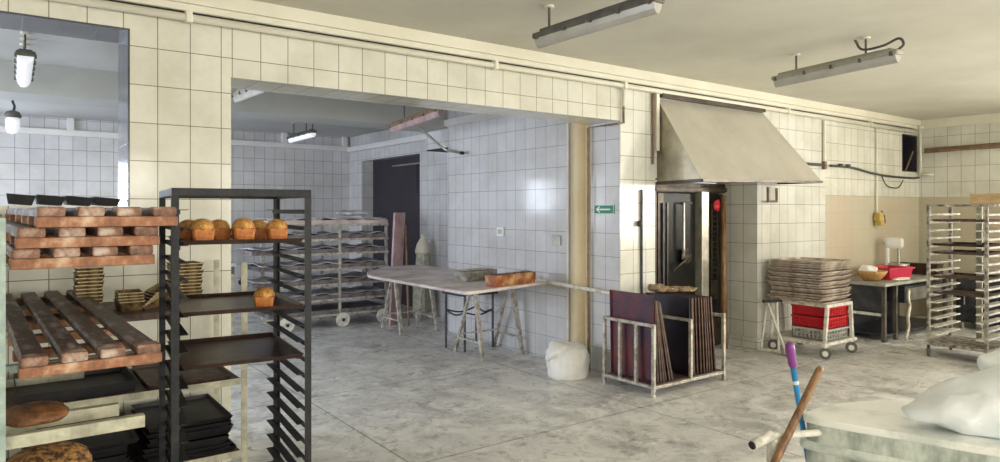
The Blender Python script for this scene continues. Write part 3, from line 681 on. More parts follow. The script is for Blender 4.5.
# tiered cart
TZ = [1.28, 1.10, .925, .735, .545, .355, .17]
ct = thing('tiered_cart', 'long steel cart on large wheels with seven floury tiers before the doorway', 'cart', (0, 0, 0))
CX0, CX1, CY0, CY1 = 2.62, 4.10, 8.0, 8.6
for x in (CX0+.02, 3.42, CX1-.04):
    for y in (CY0, CY1-.03): obj('upright', box(BM(), x, x+.03, y, y+.03, .14, 1.25), M['wornpipe'], ct)
for z in TZ:
    b = BM()
    for y in (CY0-.012, CY1): box(b, CX0, CX1, y, y+.012, z-.03, z-.005)
    for x in (CX0, CX1-.012): box(b, x, x+.012, CY0, CY1, z-.03, z-.005)
    obj('tier_frame', b, M['wornpipe'], ct)
for x in (2.75, 3.45, 4.0):
    for y in (CY0-.05, CY1+.04):
        w_ = obj('wheel', lathe(BM(), [(.0, -.02), (.035, -.022), (.06, -.012), (.07, -.018), (.088, -.014), (.088, .014), (.07, .018), (.06, .012), (.035, .022), (0, .02)], n=24), M['palesteel'], ct, smooth=False, loc=(x, y, .09), rot=(pi/2, 0, 0))
        obj('hub', lathe(BM(), [(.022, -.03), (.022, .03)], n=10), M['darkstuff'], w_)
    obj('axle', tube(BM(), [(x, CY0-.03, .09), (x, CY1+.02, .09)], .01, 6), M['wornpipe'], ct)
    obj('axle_bracket', box(BM(), x-.02, x+.02, CY0+.01, CY1-.01, .1, .141), M['wornpipe'], ct)
ordn = ['top', 'second', 'third', 'fourth', 'fifth', 'sixth', 'bottom']
def ruffle(x0, x1, y0, y1, amp, seed):
    b = BM(); nx, ny = 46, 12; g = []
    for i in range(nx+1):
        row = []
        for j in range(ny+1):
            x = x0+(x1-x0)*i/nx; y = y0+(y1-y0)*j/ny
            z = .006+amp*(.5+.5*sin(x*21+2.5*sin(y*3+seed)+seed*2))*(.6+.6*noise.noise(V((x*3, y*4, seed)))) + .012*noise.noise(V((x*14, y*14, seed*3)))
            row.append(b.verts.new((x, y, max(z, .002))))
        g.append(row)
    for i in range(nx):
        for j in range(ny): b.faces.new((g[i][j], g[i+1][j], g[i+1][j+1], g[i][j+1]))
    r = bmesh.ops.extrude_face_region(b, geom=b.faces[:])
    for v in [v for v in r['geom'] if isinstance(v, bmesh.types.BMVert)]: v.co.z = max(0.0, v.co.z-.006)
    return b
for k, z in enumerate(TZ):
    x0 = 2.34 + [.22, .12, .02, .10, .03, .14, .22][k]; x1 = 4.08 + (.0 if k else .02)
    o = obj('proofing_board', box(BM(), x0, x1, CY0+.005, CY1-.012, 0, .05), M['tablewood'] if k == 0 else mat('dusty board', (.07, .06, .065), (.28, .25, .25), 8, .7), loc=(0, 0, z-.0045), bevel=.003)
    tag(o, 'wooden proofing board on the %s tier of the cart' % ordn[k], 'board', 'proofing boards on the cart')
    if k < 6:
        c = obj('proofing_cloth', ruffle(x0+.01, x1-.02, CY0+.01, CY1-.03, [.035, .03, .04, .035, .03, .025][k], k+1), M['cloth'], loc=(0, 0, z+.046), smooth=True)
        tag(c, 'rumpled floury cloth covering the %s tier of the cart' % ordn[k], 'cloth', 'floury cloths on the cart')
b = BM(); bmesh.ops.create_icosphere(b, subdivisions=3, radius=1)
for v in b.verts: v.co = V((v.co.x*.22, v.co.y*.16, v.co.z*.035+.035))
wobble(b, .02, 9, 2, zmin=.01)
o = obj('flour_bag', b, M['cloth'], loc=(3.70, 8.25, 1.375), smooth=True); tag(o, 'flattened empty flour bag on top of the cart', 'bag')
# leaning pink board + stick
o = obj('leaning_board', box(BM(), 0, .03, -.12, .12, 0, 1.42), M['pinkwood'], loc=(4.04, 7.74, 0.0), rot=(0, radians(3), radians(-60)), bevel=.004); tag(o, 'pinkish board leaning upright at the right end of the tiered cart', 'board')
o = obj('wooden_pole', tube(BM(), [(4.10, 7.45, 0.012), (4.20, 7.72, 1.25)], .014, 8), M['broomwood']); tag(o, 'thin wooden pole leaning beside the pinkish board', 'pole')
t = thing('flour_bin', 'pale tall flour bin with cone top on small casters behind the worktable', 'bin', (4.62, 8.0, 0), radians(-20))
b = BM(); lathe(b, [(.13, .09), (.14, .11), (.14, .50), (.10, .72), (.09, .86)], n=8); obj('body', b, M['creamrail'], t)
b = BM(); lathe(b, [(.105, .861), (.11, .90), (.085, .99), (.05, 1.05), (.03, 1.08), (.03, 1.12), (0, 1.13)], n=16); obj('cone_top', b, M['plaster'], t, smooth=True)
for x, y in ((-.09, -.09), (.09, -.09), (.09, .09), (-.09, .09)): obj('caster', lathe(BM(), [(.03, -.012), (.045, -.01), (.045, .01), (.03, .012)], n=14), M['palesteel'], t, loc=(x, y, .046), rot=(pi/2, 0, 0))
# ------------------------------------------------------------------ worktable on trestles
t = thing('trestle_table', 'long floury wooden board table standing on pale metal trestles', 'table', (0, 0, 0))
out = [(3.15, 6.62), (3.13, 6.45), (3.15, 4.76), (3.19, 4.74), (4.24, 4.98), (4.27, 5.05), (4.27, 7.35), (4.10, 7.50), (3.75, 7.45), (3.30, 6.95)]
b = prism(BM(), out, .735, .765); obj('tabletop', b, M['tablewood'], t, bevel=.01)
def trestle(y0):
    for x, fx in ((3.72, 3.77), (4.17, 4.26)):
        for nm, fy, w_ in (('leg', y0-.07, .036), ('leg', y0+.42, .028)):
            obj(nm, bar(BM(), (x, y0+(.0 if fy < y0 else .04), .734), (fx, fy, .0), w_), M['wornpipe'], t)
        obj('stretcher', bar(BM(), (fx-.012, y0-.04, .16), (fx-.012, y0+.33, .16), .016), M['wornpipe'], t)
    obj('trestle_head', bar(BM(), (3.64, y0+.02, .715), (4.22, y0+.02, .715), .034), M['wornpipe'], t)
    obj('cross_rail', bar(BM(), (3.75, y0+.30, .20), (4.24, y0+.30, .20), .016), M['wornpipe'], t)
trestle(7.10); trestle(5.45)
# dark stand under the table
t = thing('metal_stand', 'dark thin metal stand with ring stretcher below the worktable', 'stand', (0, 0, 0))
for x, y in ((3.80, 6.10), (3.84, 5.80), (4.22, 5.84), (4.20, 6.12)): obj('leg', tube(BM(), [(x, y, 0), (x, y, .57)], .012, 8), M['darkstuff'], t)
obj('top', box(BM(), 3.77, 4.24, 5.77, 6.14, .57, .60), M['darkstuff'], t, bevel=.004)
for p, q in (((3.80, 6.10), (3.84, 5.80)), ((3.84, 5.80), (4.22, 5.84)), ((4.22, 5.84), (4.20, 6.12)), ((4.20, 6.12), (3.80, 6.10))):
    obj('stretcher', tube(BM(), arc([(*p, .40), ((p[0]+q[0])/2, (p[1]+q[1])/2, .36), (*q, .40)]), .009, 6), M['darkstuff'], t)
# grey mould block on the table
t = thing('baking_mould_block', 'grey floury block of baking moulds on the worktable', 'baking mould', (3.58, 5.38, .7665), radians(10))
b = BM(); box(b, 0, .42, 0, .17, 0, .095); bmesh.ops.subdivide_edges(b, edges=b.edges[:], cuts=5, use_grid_fill=True); wobble(b, .010, 16, 2, zmin=.01); obj('block', b, mat('grey floury mould', (.13, .12, .10), (.38, .36, .31), 22, .7, 0, .6), t)
for k in range(4): obj('cavity_rim', box(BM(), .03+k*.095, .105+k*.095, .02, .15, .10, .108), M['creamrail'], t, bevel=.004)
t = thing('rusty_loaf_mould', 'long rusty orange loaf mould lying at the near end of the worktable', 'baking mould', (3.53, 4.86, .7665), radians(11))
b = BM()
sec = [(0, 0), (.10, 0), (.115, .10), (-.01, .10)]
va = [b.verts.new((0, y, z)) for y, z in sec]; vb = [b.verts.new((.56, y, z)) for y, z in sec]
for k in range(4): b.faces.new((va[k], va[(k+1)%4], vb[(k+1)%4], vb[k]))
b.faces.new(va); b.faces.new(vb)
bmesh.ops.subdivide_edges(b, edges=b.edges[:], cuts=4, use_grid_fill=True); wobble(b, .004, 12, 4, zmin=.01)
obj('body', b, mat('rust orange', (.09, .022, .012), (.55, .36, .17), 7, .6, .0, .5, c3=(.34, .10, .03), stretch=(1,1,1)), t)
b = BM()
for k in range(5): box(b, .03+k*.105, .10+k*.105, .015, .09, .102, .107)
obj('cavities', b, M['traybrown'], t)

# ------------------------------------------------------------------ flour sack on the floor
def sack_mesh(r, h, seed):
    b = BM(); n = 48; prof = [(r*.90, 0), (r*.98, h*.04), (r*1.0, h*.15), (r*1.0, h*.3), (r*.99, h*.45), (r*.98, h*.6), (r*.94, h*.72), (r*.87, h*.82), (r*.76, h*.90), (r*.60, h*.95), (r*.40, h*.97), (r*.20, h*.975), (0, h*.975)]
    lathe(b, prof, n=n)
    bmesh.ops.subdivide_edges(b, edges=b.edges[:], cuts=1, use_grid_fill=True)
    for v in b.verts:
        if v.co.z < .008: continue
        f = v.co.z/h; a = math.atan2(v.co.y, v.co.x)
        k = 1 + .05*noise.noise(v.co*8+V((seed,)*3)) + .05*(1-abs(noise.noise(v.co*V((13, 13, 6))))*2)*f
        k += (crease(v.co, 7)-.45)*.16*min(1, f*2)
        v.co.x *= k; v.co.y *= k
        v.co.z += h*(.10*noise.noise(v.co*9+V((3, 1, seed))) + .05*noise.noise(v.co*24))*max(0, f-.35)*1.5
    return b
t = thing('flour_sack', 'white flour sack slumped on the floor beside the beige column', 'sack', (3.995, 4.41, 0))
o = obj('body', sack_mesh(.18, .30, 1.0), M['sack'], t, smooth=True)
b = BM(); bmesh.ops.create_icosphere(b, subdivisions=3, radius=1)
for v in b.verts:
    c = v.co.copy(); q = V((.8042, -.5944, 0))*(-.105+c.x*.095) + V((.5944, .8042, 0))*(-.05+c.y*.11) + V((0, 0, .235 + c.z*.075 - .05*max(0, -c.x)))
    v.co = q + c.normalized()*(crease(q, 9)-.4)*.05
wobble(b, .02, 12, 6)
obj('folded_mouth', b, M['sack'], t, smooth=True)

# ------------------------------------------------------------------ stand of upright trays
t = thing('tray_stand', 'pale pipe stand holding upright baking trays in front of the oven', 'rack', (0, 0, 0))
X0, X1, Y0, Y1 = 4.09, 4.98, 3.53, 4.06; XM = 4.54
def pb(a_, b_, nm='bar', w=.024): return obj(nm, bar(BM(), a_, b_, w), M['wornpipe'], t, bevel=.002)
for x, y, h in ((X0, Y0, .56), (X0, Y1, .56), (XM, Y0, .56), (X1, Y0, .57), (X1, Y1, .57), (XM, Y1, .56)): pb((x, y, 0 if (x != XM) else .06), (x, y, h), 'post', .026)
for f in (.34, .67): pb((X0, Y0+(Y1-Y0)*f, .08), (X0, Y0+(Y1-Y0)*f, .55), 'side_bar')
for z in (.07, .55): pb((X0, Y0, z), (X0, Y1, z), 'side_rail'); pb((X1, Y0, z), (X1, Y1, z), 'side_rail'); pb((XM, Y0, z), (XM, Y1, z), 'divider_rail')
pb((X0, Y0, .07), (X1, Y0, .07), 'bottom_rail'); pb((X0, Y1, .07), (X1, Y1, .07), 'bottom_rail'); pb((X0, Y1, .55), (X1, Y1, .55), 'back_rail')
obj('base_sheet', box(BM(), X0+.014, X1-.014, Y0+.014, Y1-.014, .082, .086), M['traybrown'], t)
def upright(name, w, h, m, hh=.03):
    b = BM(); tray(b, w, h, hh, .003, .010)
    for v in b.verts: v.co = V((-v.co.z, v.co.x, v.co.y))   # stands on its edge, rim towards -x
    return b
proto = obj('baking_tray', upright('t', .47, .70, M['trayred'], .02), M['trayred'], loc=(X0+.055, Y0+.02, .088)); tag(proto, 'dark red tray facing out, standing first at the left in the stand', 'tray')
proto.rotation_euler = (0, radians(-1.5), 0)
pe = obj('baking_tray', upright('t', .46, .66, M['traybrown']), M['traybrown'], loc=(X0+.10, Y0+.02, .088)); tag(pe, 'brown tray leaning in the left compartment of the tray stand', 'tray', 'leaning trays in the left compartment')
pe.rotation_euler = (0, radians(-3), 0)
for k in range(1, 6): dup(pe, (X0+.10+.036*k+random.uniform(-.003, .003), Y0+.02+random.uniform(0, .012), .088), rot=(0, radians(-3-2.2*k), 0))
pr = obj('baking_tray', upright('t', .46, .645, M['trayred']), mat('dark blue black tray', (.012, .012, .022), (.035, .025, .04), 5, .4), loc=(XM+.045, Y0+.02, .088), rot=(0, radians(-1), 0)); tag(pr, 'blue-black tray facing out, first in the right compartment of the stand', 'tray')
pq = obj('baking_tray', upright('t', .46, .64, M['traybrown']), M['traybrown'], loc=(XM+.08, Y0+.02, .088), rot=(0, radians(-1.2), 0)); tag(pq, 'brown tray packed upright in the right compartment of the tray stand', 'tray', 'upright trays in the right compartment')
for k in range(1, 9): dup(pq, (XM+.08+.038*k+random.uniform(-.003, .003), Y0+.02+random.uniform(0, .015), .088), rot=(0, radians(-1.2-.6*k), 0))
b = BM()
for cx, cy, rx, ry, rz in ((4.61, 3.93, .055, .10, .035), (4.69, 3.86, .075, .07, .030), (4.79, 3.80, .08, .06, .022), (4.87, 3.78, .05, .05, .016)):
    bb = bmesh.ops.create_icosphere(b, subdivisions=3, radius=1)
    for v in bb['verts']: v.co = V((cx+v.co.x*rx, cy+v.co.y*ry, .765+v.co.z*rz+(.01 if cx < 4.65 else 0)))
wobble(b, .022, 16, 2)
o = obj('oven_mitts', b, M['glove'], smooth=True); o.location.z = .0; tag(o, 'crumpled scorched oven cloth lying on top of the upright trays', 'cloth')

# ------------------------------------------------------------------ oven in the recess
t = thing('deck_oven', 'dark oven with sooty glass doors set in the tiled recess', 'oven', (0, 0, 0))
obj('body', box(BM(), 4.78, 6.35, 4.56, 5.3, 0, 1.73), M['black'], t)
b = BM(); box(b, 4.78, 6.35, 4.48, 4.559, 1.63, 1.73); box(b, 4.78, 5.24, 4.48, 4.559, 0, 1.63); box(b, 5.24, 6.35, 4.48, 4.559, 0, .30)
obj('front_frame', b, M['ovenframe'], t, bevel=.004)
obj('top_bar', box(BM(), 5.2, 6.35, 4.455, 4.479, 1.64, 1.685), M['ovenframe'], t, bevel=.003)
d = obj('door', box(BM(), 5.27, 5.86, 4.50, 4.54, .32, 1.62), M['glass'], t, bevel=.003)
b = BM(); box(b, 5.25, 5.33, 4.475, 4.499, .32, 1.62); obj('door_edge', b, M['ovenframe'], d)
for x in (5.30, 5.36): obj('door_strip', box(BM(), x, x+.025, 4.455, 4.474, .32, 1.52), M['ovenframe'] if x > 5.32 else M['darkstuff'], d)
obj('handle', tube(BM(), [(5.72, 4.44, 1.52), (5.60, 4.44, 1.525), (5.60, 4.44, 1.05), (5.62, 4.46, .95)], .014, 8), M['steel'], d)
b = BM(); lathe(b, [(.0, .0), (.075, .005), (.08, .02), (.05, .03), (.02, .045), (0, .05)], n=9)
obj('valve_wheel', b, M['ovenframe'], d, loc=(5.66, 4.47, .98), rot=(pi/2, 0, 0))
obj('lever', bar(BM(), (5.44, 4.45, .84), (5.66, 4.43, .97), .014), M['ovenframe'], d)
obj('center_post', box(BM(), 5.87, 5.985, 4.42, 4.54, 0, 1.64), mat('bright steel post', (.42, .38, .30), (.72, .68, .58), 5, .3, .6), t, bevel=.004)
d = obj('side_door', box(BM(), 6.0, 6.34, 4.50, 4.54, .32, 1.62), M['glass'], t, bevel=.003)
obj('door_edge', box(BM(), 6.005, 6.05, 4.475, 4.499, .1, 1.62), M['ovenframe'], d)
b = BM()
for x in (6.10, 6.20): tube(b, [(x, 4.47, .72), (x, 4.47, 1.52)], .009, 6)
for k in range(14): tube(b, [(6.10, 4.47, .78+k*.055), (6.20, 4.47, .78+k*.055)], .006, 6)
obj('rod_grid', b, M['ovenframe'], d)
obj('control_plate', box(BM(), 6.09, 6.21, 4.474, 4.49, .5, .70), M['ovenframe'], d)
o = obj('red_rag', BM(), M['redplastic']); b = BM(); bmesh.ops.create_icosphere(b, subdivisions=2, radius=1)
for v in b.verts: v.co = V((6.15+v.co.x*.045, 4.45+v.co.y*.015, 1.50+v.co.z*.06))
wobble(b, .03, 20, 3); b.to_mesh(o.data); b.free(); tag(o, 'small red rag hanging on the oven rods', 'rag')
o = obj('bread_peel', tube(BM(), [(6.12, 4.33, .0), (6.23, 4.42, 1.60)], [.038, .030], 10), M['broomwood'], smooth=True); tag(o, 'thick wooden pole leaning in the oven recess by its tiled side', 'pole')

# ------------------------------------------------------------------ extractor hood
t = thing('extractor_hood', 'large sloped sheet metal hood on the tiled wall above the oven', 'hood', (0, 0, 0))
A, B_, C_, D_ = V((4.79, 4.095, 2.46)), V((6.45, 4.095, 2.47)), V((6.73, 3.61, 1.745)), V((4.79, 3.61, 1.71))
E_, F_ = V((4.79, 4.095, 1.70)), V((6.73, 4.095, 1.745))
def sheet(vs, th=.006):
    b = BM(); q = [b.verts.new(v) for v in vs]; f = b.faces.new(q); nrm = (vs[1]-vs[0]).cross(vs[2]-vs[0]).normalized()
    q2 = [b.verts.new(v-nrm*th) for v in vs]; b.faces.new(q2[::-1])
    for k in range(len(vs)): b.faces.new((q[k], q2[k], q2[(k+1)%len(vs)], q[(k+1)%len(vs)]))
    return b
obj('front_panel', sheet([A, D_, C_, B_]), M['hood'], t)
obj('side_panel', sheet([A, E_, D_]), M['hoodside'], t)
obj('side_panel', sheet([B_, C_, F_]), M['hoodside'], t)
b = BM(); bar(b, D_+V((0, -.004, -.01)), C_+V((0, -.004, -.01)), .02, .022); bar(b, D_+V((-.004, 0, -.01)), E_+V((-.004, 0, -.01)), .02, .03); bar(b, C_+V((.004, 0, -.01)), F_+V((.004, 0, -.01)), .02, .022)
obj('rim', b, M['ovenframe'], t)
b = BM(); box(b, 4.80, 6.42, 4.04, 4.095, 2.465, 2.50); obj('top_flashing', b, M['ovenframe'], t)
b = BM(); tube(b, [(6.46, 4.04, 1.69), (6.46, 4.04, 1.54), (6.62, 4.04, 1.54), (6.62, 4.04, 1.68)], .016, 8)
o = obj('hook_bracket', b, M['rustpipe']); tag(o, 'rusty square pipe bracket on the tiles under the right end of hood', 'bracket')

# ------------------------------------------------------------------ trolley with crates and stacked trays
t = thing('trolley', 'pale metal trolley on casters carrying crates and a tray stack', 'trolley', (0, 0, 0))
TX0, TX1, TY0, TY1 = 6.42, 6.97, 3.40, 4.03
b = BM(); box(b, TX0-.02, TX1+.06, TY0, TY1, .13, .16); obj('deck', b, M['palesteel'], t, bevel=.005)
for x, y in ((TX0+.04, TY0+.03), (TX1, TY0+.03), (TX0+.04, TY1-.05), (TX1, TY1-.05)):
    w_ = obj('caster', lathe(BM(), [(.0, -.012), (.03, -.016), (.055, -.016), (.055, .016), (.03, .016), (0, .012)], n=18), M['rubber'], t, loc=(x, y, .056), rot=(0, pi/2, radians(25)))
    obj('caster_hub', lathe(BM(), [(.028, -.02), (.028, .02)], n=12), M['palesteel'], w_)
    obj('fork', box(BM(), x-.026, x+.026, y-.012, y+.012, .112, .13), M['palesteel'], t)
for x, y, dx in ((TX0+.01, TY0+.02, .05), (TX1-.01, TY0+.02, -.03), (TX0+.01, TY1-.04, .05), (TX1-.01, TY1-.04, -.03)):
    obj('post', bar(BM(), (x, y, .16), (x+dx, y, .515), .03), M['palesteel'], t)
b = BM()
for y in (TY0+.02, TY1-.04): box(b, TX0+.03, TX1-.02, y-.012, y+.012, .5, .53)
for x in (TX0+.06, TX1-.05): box(b, x-.012, x+.012, TY0+.03, TY1-.05, .5, .53)
obj('top_frame', b, M['palesteel'], t)
def crate(z0, m, lab, hz=.112):
    t = thing('plastic_crate', lab, 'crate', (TX0+.10, TY0+.05, z0))
    w, l = .42, .36; b = BM(); box(b, 0, w, 0, l, 0, .008)
    def wallgrid(axis, p, L_):
        n = 8
        for (za, zb) in ((0, .018), (hz*.46, hz*.56), (hz-.02, hz)):
            if axis == 'y': box(b, 0, L_, p, p+.008, za, zb)
            else: box(b, p, p+.008, 0, L_, za, zb)
        for k in range(n+1):
            c = (L_-.014)*k/n
            if axis == 'y': box(b, c, c+.014, p, p+.008, 0, hz)
            else: box(b, p, p+.008, c, c+.014, 0, hz)
    wallgrid('y', 0, w); wallgrid('y', l-.008, w); wallgrid('x', 0, l); wallgrid('x', w-.008, l)
    obj('crate_body', b, m, t)
    b = BM(); box(b, .012, w-.012, .012, l-.012, .01, hz-.002) 
    for f in [f for f in b.faces if f.calc_center_median().z > hz-.01]: b.faces.remove(f)
    if m is M['redplastic']: obj('liner', b, m, t)
    else: b.free()
    b = BM(); box(b, -.008, w+.008, -.008, 0, hz-.018, hz); box(b, -.008, w+.008, l, l+.008, hz-.018, hz); box(b, -.008, 0, 0, l, hz-.018, hz); box(b, w, w+.008, 0, l, hz-.018, hz)
    obj('rim', b, m, t, bevel=.002)
crate(.161, M['greyplastic'], 'grey openwork plastic crate at the bottom of the trolley'); crate(.275, M['redplastic'], 'red plastic crate between grey crate and top red crate'); crate(.389, M['redplastic'], 'topmost red plastic crate just below the tray stack', .105)
pk = None
for k in range(17):
    loc = (TX0-.02+random.uniform(-.02, .02), TY0+.03+random.uniform(-.02, .02), .532+.0245*k); rz = random.uniform(-.035, .035)
    if pk is None:
        b = BM(); tray(b, .56, .56, .022, .004, .02); bmesh.ops.subdivide_edges(b, edges=b.edges[:], cuts=3, use_grid_fill=True); wobble(b, .006, 5, 1)
        pk = obj('floury_tray', b, M['cardtray'], loc=loc); tag(pk, 'floury flat tray in the tall pile on the trolley', 'tray', 'floury trays piled on the trolley')
    else: dup(pk, loc, rz)
# bent pipe stand left of the trolley
t = thing('pipe_stand', 'thin rusty folding stand leaning between the tiled wall and the trolley', 'stand', (0, 0, 0))
obj('top_bar', tube(BM(), [(6.20, 3.93, .53), (6.42, 3.86, .53)], .016, 8), M['darkstuff'], t)
for a_, b_ in (((6.26, 3.92, .52), (6.30, 4.02, .03)), ((6.37, 3.885, .52), (6.33, 3.84, .03)), ((6.26, 3.92, .52), (6.27, 3.72, .03))): obj('leg', tube(BM(), [a_, b_], .011, 8), M['palesteel'], t)
obj('foot_bar', tube(BM(), [(6.30, 4.05, .02), (6.33, 3.80, .02), (6.26, 3.66, .02)], .02, 8), M['palesteel'], t)

# ------------------------------------------------------------------ right worktable
t = thing('steel_worktable', 'low steel worktable with drawer against the stained back wall', 'table', (0, 0, 0))
QX0, QX1, QY0, QY1, QZ = 7.78, 9.45, 3.46, 4.08, .645
obj('tabletop', box(BM(), QX0, QX1, QY0, QY1, QZ-.035, QZ), mat('floury worktop', (.26, .25, .22), (.50, .48, .42), 6, .5, .2), t, bevel=.004)
for x, y in ((QX0+.01, QY0+.01), (QX0+.01, QY1-.06), (QX1-.06, QY0+.01), (QX1-.06, QY1-.06), (8.06, QY0+.01)): obj('leg', box(BM(), x, x+.038, y, y+.038, 0, QZ-.036), mat('dull brown steel', (.07, .06, .05), (.20, .18, .15), 9, .45, .4), t)
obj('bottom_shelf', box(BM(), QX0+.06, QX1-.06, QY0+.02, QY1-.02, .06, .08), M['darkstuff'], t)
obj('side_panel', box(BM(), QX0+.045, QX0+.055, QY0+.06, QY1-.06, .33, QZ-.04), M['darkstuff'], t)
obj('side_rail', box(BM(), QX0+.02, QX0+.04, QY0+.06, QY1-.06, .28, .31), M['palesteel'], t)
dr = obj('drawer', box(BM(), 8.22, 9.25, QY0-.01, QY1-.1, .40, .585), M['darkstuff'], t, bevel=.004)
obj('drawer_panel', box(BM(), 8.28, 9.2, QY0-.016, QY0-.0101, .42, .56), mat('stained steel', (.25, .25, .20), (.6, .58, .48), 4, .3, .7), dr)
obj('back_panel', box(BM(), QX0+.07, QX1-.07, QY1-.05, QY1-.04, .081, QZ-.04), M['darkstuff'], t)
b = BM(); tube(b, arc([(8.20, 3.40, .55), (8.14, 3.38, .46), (8.20, 3.39, .38), (8.13, 3.38, .26), (8.19, 3.40, .14), (8.12, 3.40, .012)]), .017, 10)
o = obj('curved_iron_bracket', b, M['plaster'], smooth=True); tag(o, 'pale curved iron scroll standing by the worktable leg', 'bracket')
# things on it
t = thing('wicker_bowl', 'round wicker bowl with white cloth on the steel worktable', 'bowl', (8.02, 3.72, QZ+.001))
obj('bowl', lathe(BM(), [(.07, 0), (.10, .02), (.15, .08), (.165, .115), (.155, .115), (.14, .08), (.09, .03), (0, .025)], n=24), M['wicker'], t, smooth=True)
b = BM(); bmesh.ops.create_icosphere(b, subdivisions=3, radius=1)
for v in b.verts: v.co = V((-.03+v.co.x*.10, .03+v.co.y*.10, .115+v.co.z*.06))
wobble(b, .03, 14, 8); o = obj('bread_cloth', b, M['sack'], smooth=True, loc=(8.02, 3.72, QZ+.001)); tag(o, 'white crumpled cloth lying in the wicker bowl', 'cloth')
t = thing('red_tub', 'raspberry red plastic tub on the steel worktable', 'tub', (8.45, 3.72, QZ+.001), radians(-8))
b = BM(); w, l, h = .46, .30, .13
q = lambda s, z: [b.verts.new((sx*w/2*s, sy*l/2*s, z)) for sx, sy in ((-1,-1),(1,-1),(1,1),(-1,1))]
r = [q(.88, 0), q(1, h), q(.97, h), q(.85, .006)]
for a_, b_ in zip(r, r[1:]):
    for k in range(4): b.faces.new((a_[k], a_[(k+1)%4], b_[(k+1)%4], b_[k]))
b.faces.new(r[0]); b.faces.new(r[-1]); obj('tub_body', b, M['pinkred'], t, bevel=.006)
b = BM()
for x0, x1, y0, y1 in ((-.245, .245, -.165, -.148), (-.245, .245, .148, .165), (-.245, -.228, -.148, .148), (.228, .245, -.148, .148)): box(b, x0, x1, y0, y1, h-.015, h+.006)
obj('rim', b, M['pinkred'], t, bevel=.004)
b = long_loaf(.14, .34, .035, None, 3); o = obj('flat_dough', b, M['plaster'], loc=(8.30, 3.52, QZ+.001), rot=(0, 0, pi/2-.1), smooth=True); o.scale = (.55, 1, 1); tag(o, 'flat pale dough strip in front of the red tub', 'dough')
t = thing('dough_mixer', 'small white mixer with steel bowl at the back of the worktable', 'mixer', (9.02, 3.88, QZ+.001), radians(200)); t.scale = (.78, .78, .95)
obj('bowl', lathe(BM(), [(.09, 0), (.13, .03), (.15, .12), (.155, .15), (.145, .15), (.13, .1), (.0, .02)], (0, .03, 0), 20), M['steel'], t, smooth=True)
b = BM(); box(b, -.05, .05, -.16, -.10, 0, .36); obj('column', b, M['white'], t, bevel=.02)
b = BM(); box(b, -.07, .07, -.17, .10, .34, .48); obj('head', b, M['white'], t, bevel=.04)
obj('beater', tube(BM(), [(0, .03, .34), (0, .03, .12)], .02, 8), M['steel'], t)
obj('switch', box(BM(), -.03, .03, -.171, -.18, .38, .42), M['darkstuff'], t)
pt = None
for k in range(6):
    loc = (9.22+random.uniform(-.01, .01), 3.50+random.uniform(-.01, .01), QZ+.001+.022*k)
    if pt is None:
        pt = obj('baking_tray', tray(BM(), .20, .52, .022), M['traybrown'], loc=loc); tag(pt, 'rusty brown tray piled at the right end of the worktable', 'tray', 'rusty trays on the worktable')
    else: dup(pt, loc, random.uniform(-.03, .03))

# ------------------------------------------------------------------ right rack(s)
def frame_rack(name, lab, x0, y0, w, l, top, m, rail_m, n, label_rail):
    """w along x, l along y; rails run along x on both y sides"""
    t = thing(name, lab, 'rack', (x0, y0, 0)); ps = .028
    for x, y in ((0, 0), (w-ps, 0), (0, l-ps), (w-ps, l-ps)):
        obj('post', box(BM(), x, x+ps, y, y+ps, .12, top-.02), m, t, bevel=.002)
        c = obj('caster', lathe(BM(), [(.0, -.012), (.045, -.012), (.045, .012), (0, .012)], n=14), M['rubber'], t, loc=(x+ps/2, y+ps/2, .046), rot=(pi/2, 0, .5))
        obj('fork', box(BM(), x+.004, x+ps-.004, y+.004, y+ps-.004, .085, .12), M['darkstuff'], t)
    b = BM(); box(b, 0, w, 0, ps, top-.02, top); box(b, 0, w, l-ps, l, top-.02, top); box(b, 0, ps, ps, l-ps, top-.02, top); box(b, w-ps, w, ps, l-ps, top-.02, top); obj('top_frame', b, m, t)
    b = BM(); box(b, -.02, w+.02, -.02, l+.02, .12, .15); obj('base_frame', b, m, t, bevel=.004)
    for k in range(n):
        z = top-.09-(top-.32)*k/(n-1)
        for s in (0, 1):
            b = BM()
            if s: box(b, 0, w, l-ps-.004, l-ps, z-.02, z); box(b, 0, w, l-ps-.07, l-ps-.004, z-.012, z)
            else: box(b, 0, w, ps, ps+.004, z-.02, z); box(b, 0, w, ps+.004, ps+.07, z-.012, z)
            obj('tray_rail', b, rail_m, t)
    return t
fr = frame_rack('bakery_rack', 'pale floury steel tray rack on casters against the right wall', 7.41, 2.39, .56, .52, 1.505, mat('floury dark rack frame', (.07,.06,.05), (.50,.46,.38), 14, .6, lo=.38, hi=.62), M['palesteel'], 16, '')
fz = lambda k: 1.505-.09-(1.505-.32)*k/15
obj('rear_stay', box(BM(), .525, .55, .22, .27, .15, 1.48), M['creamrail'], fr)
for k, lab, m in ((1, 'rusty tray in the topmost slots of the pale rack', M['traybrown']), (4, 'dark tray a little above the middle of the pale rack', M['traydark']), (5, 'brown tray just below the dark tray in the pale rack', M['traybrown']), (8, 'thin rusty tray at mid height of the pale rack', M['traybrown']), (10, 'lowest rusty tray in the pale rack', M['traybrown'])):
    o = obj('baking_tray', tray(BM(), .53, .44, .022), m, loc=(7.425, 2.43, fz(k)+.001)); tag(o, lab, 'tray')
fr2 = frame_rack('bakery_rack', 'dark steel rack cut off by the right picture edge', 7.40, 1.72, .55, .54, 1.49, M['rackdark'], M['rackdark'], 16, '')
t = thing('wooden_box', 'shallow yellowish wooden box lying on top of the racks', 'box', (7.40, 2.02, 1.507), radians(4))
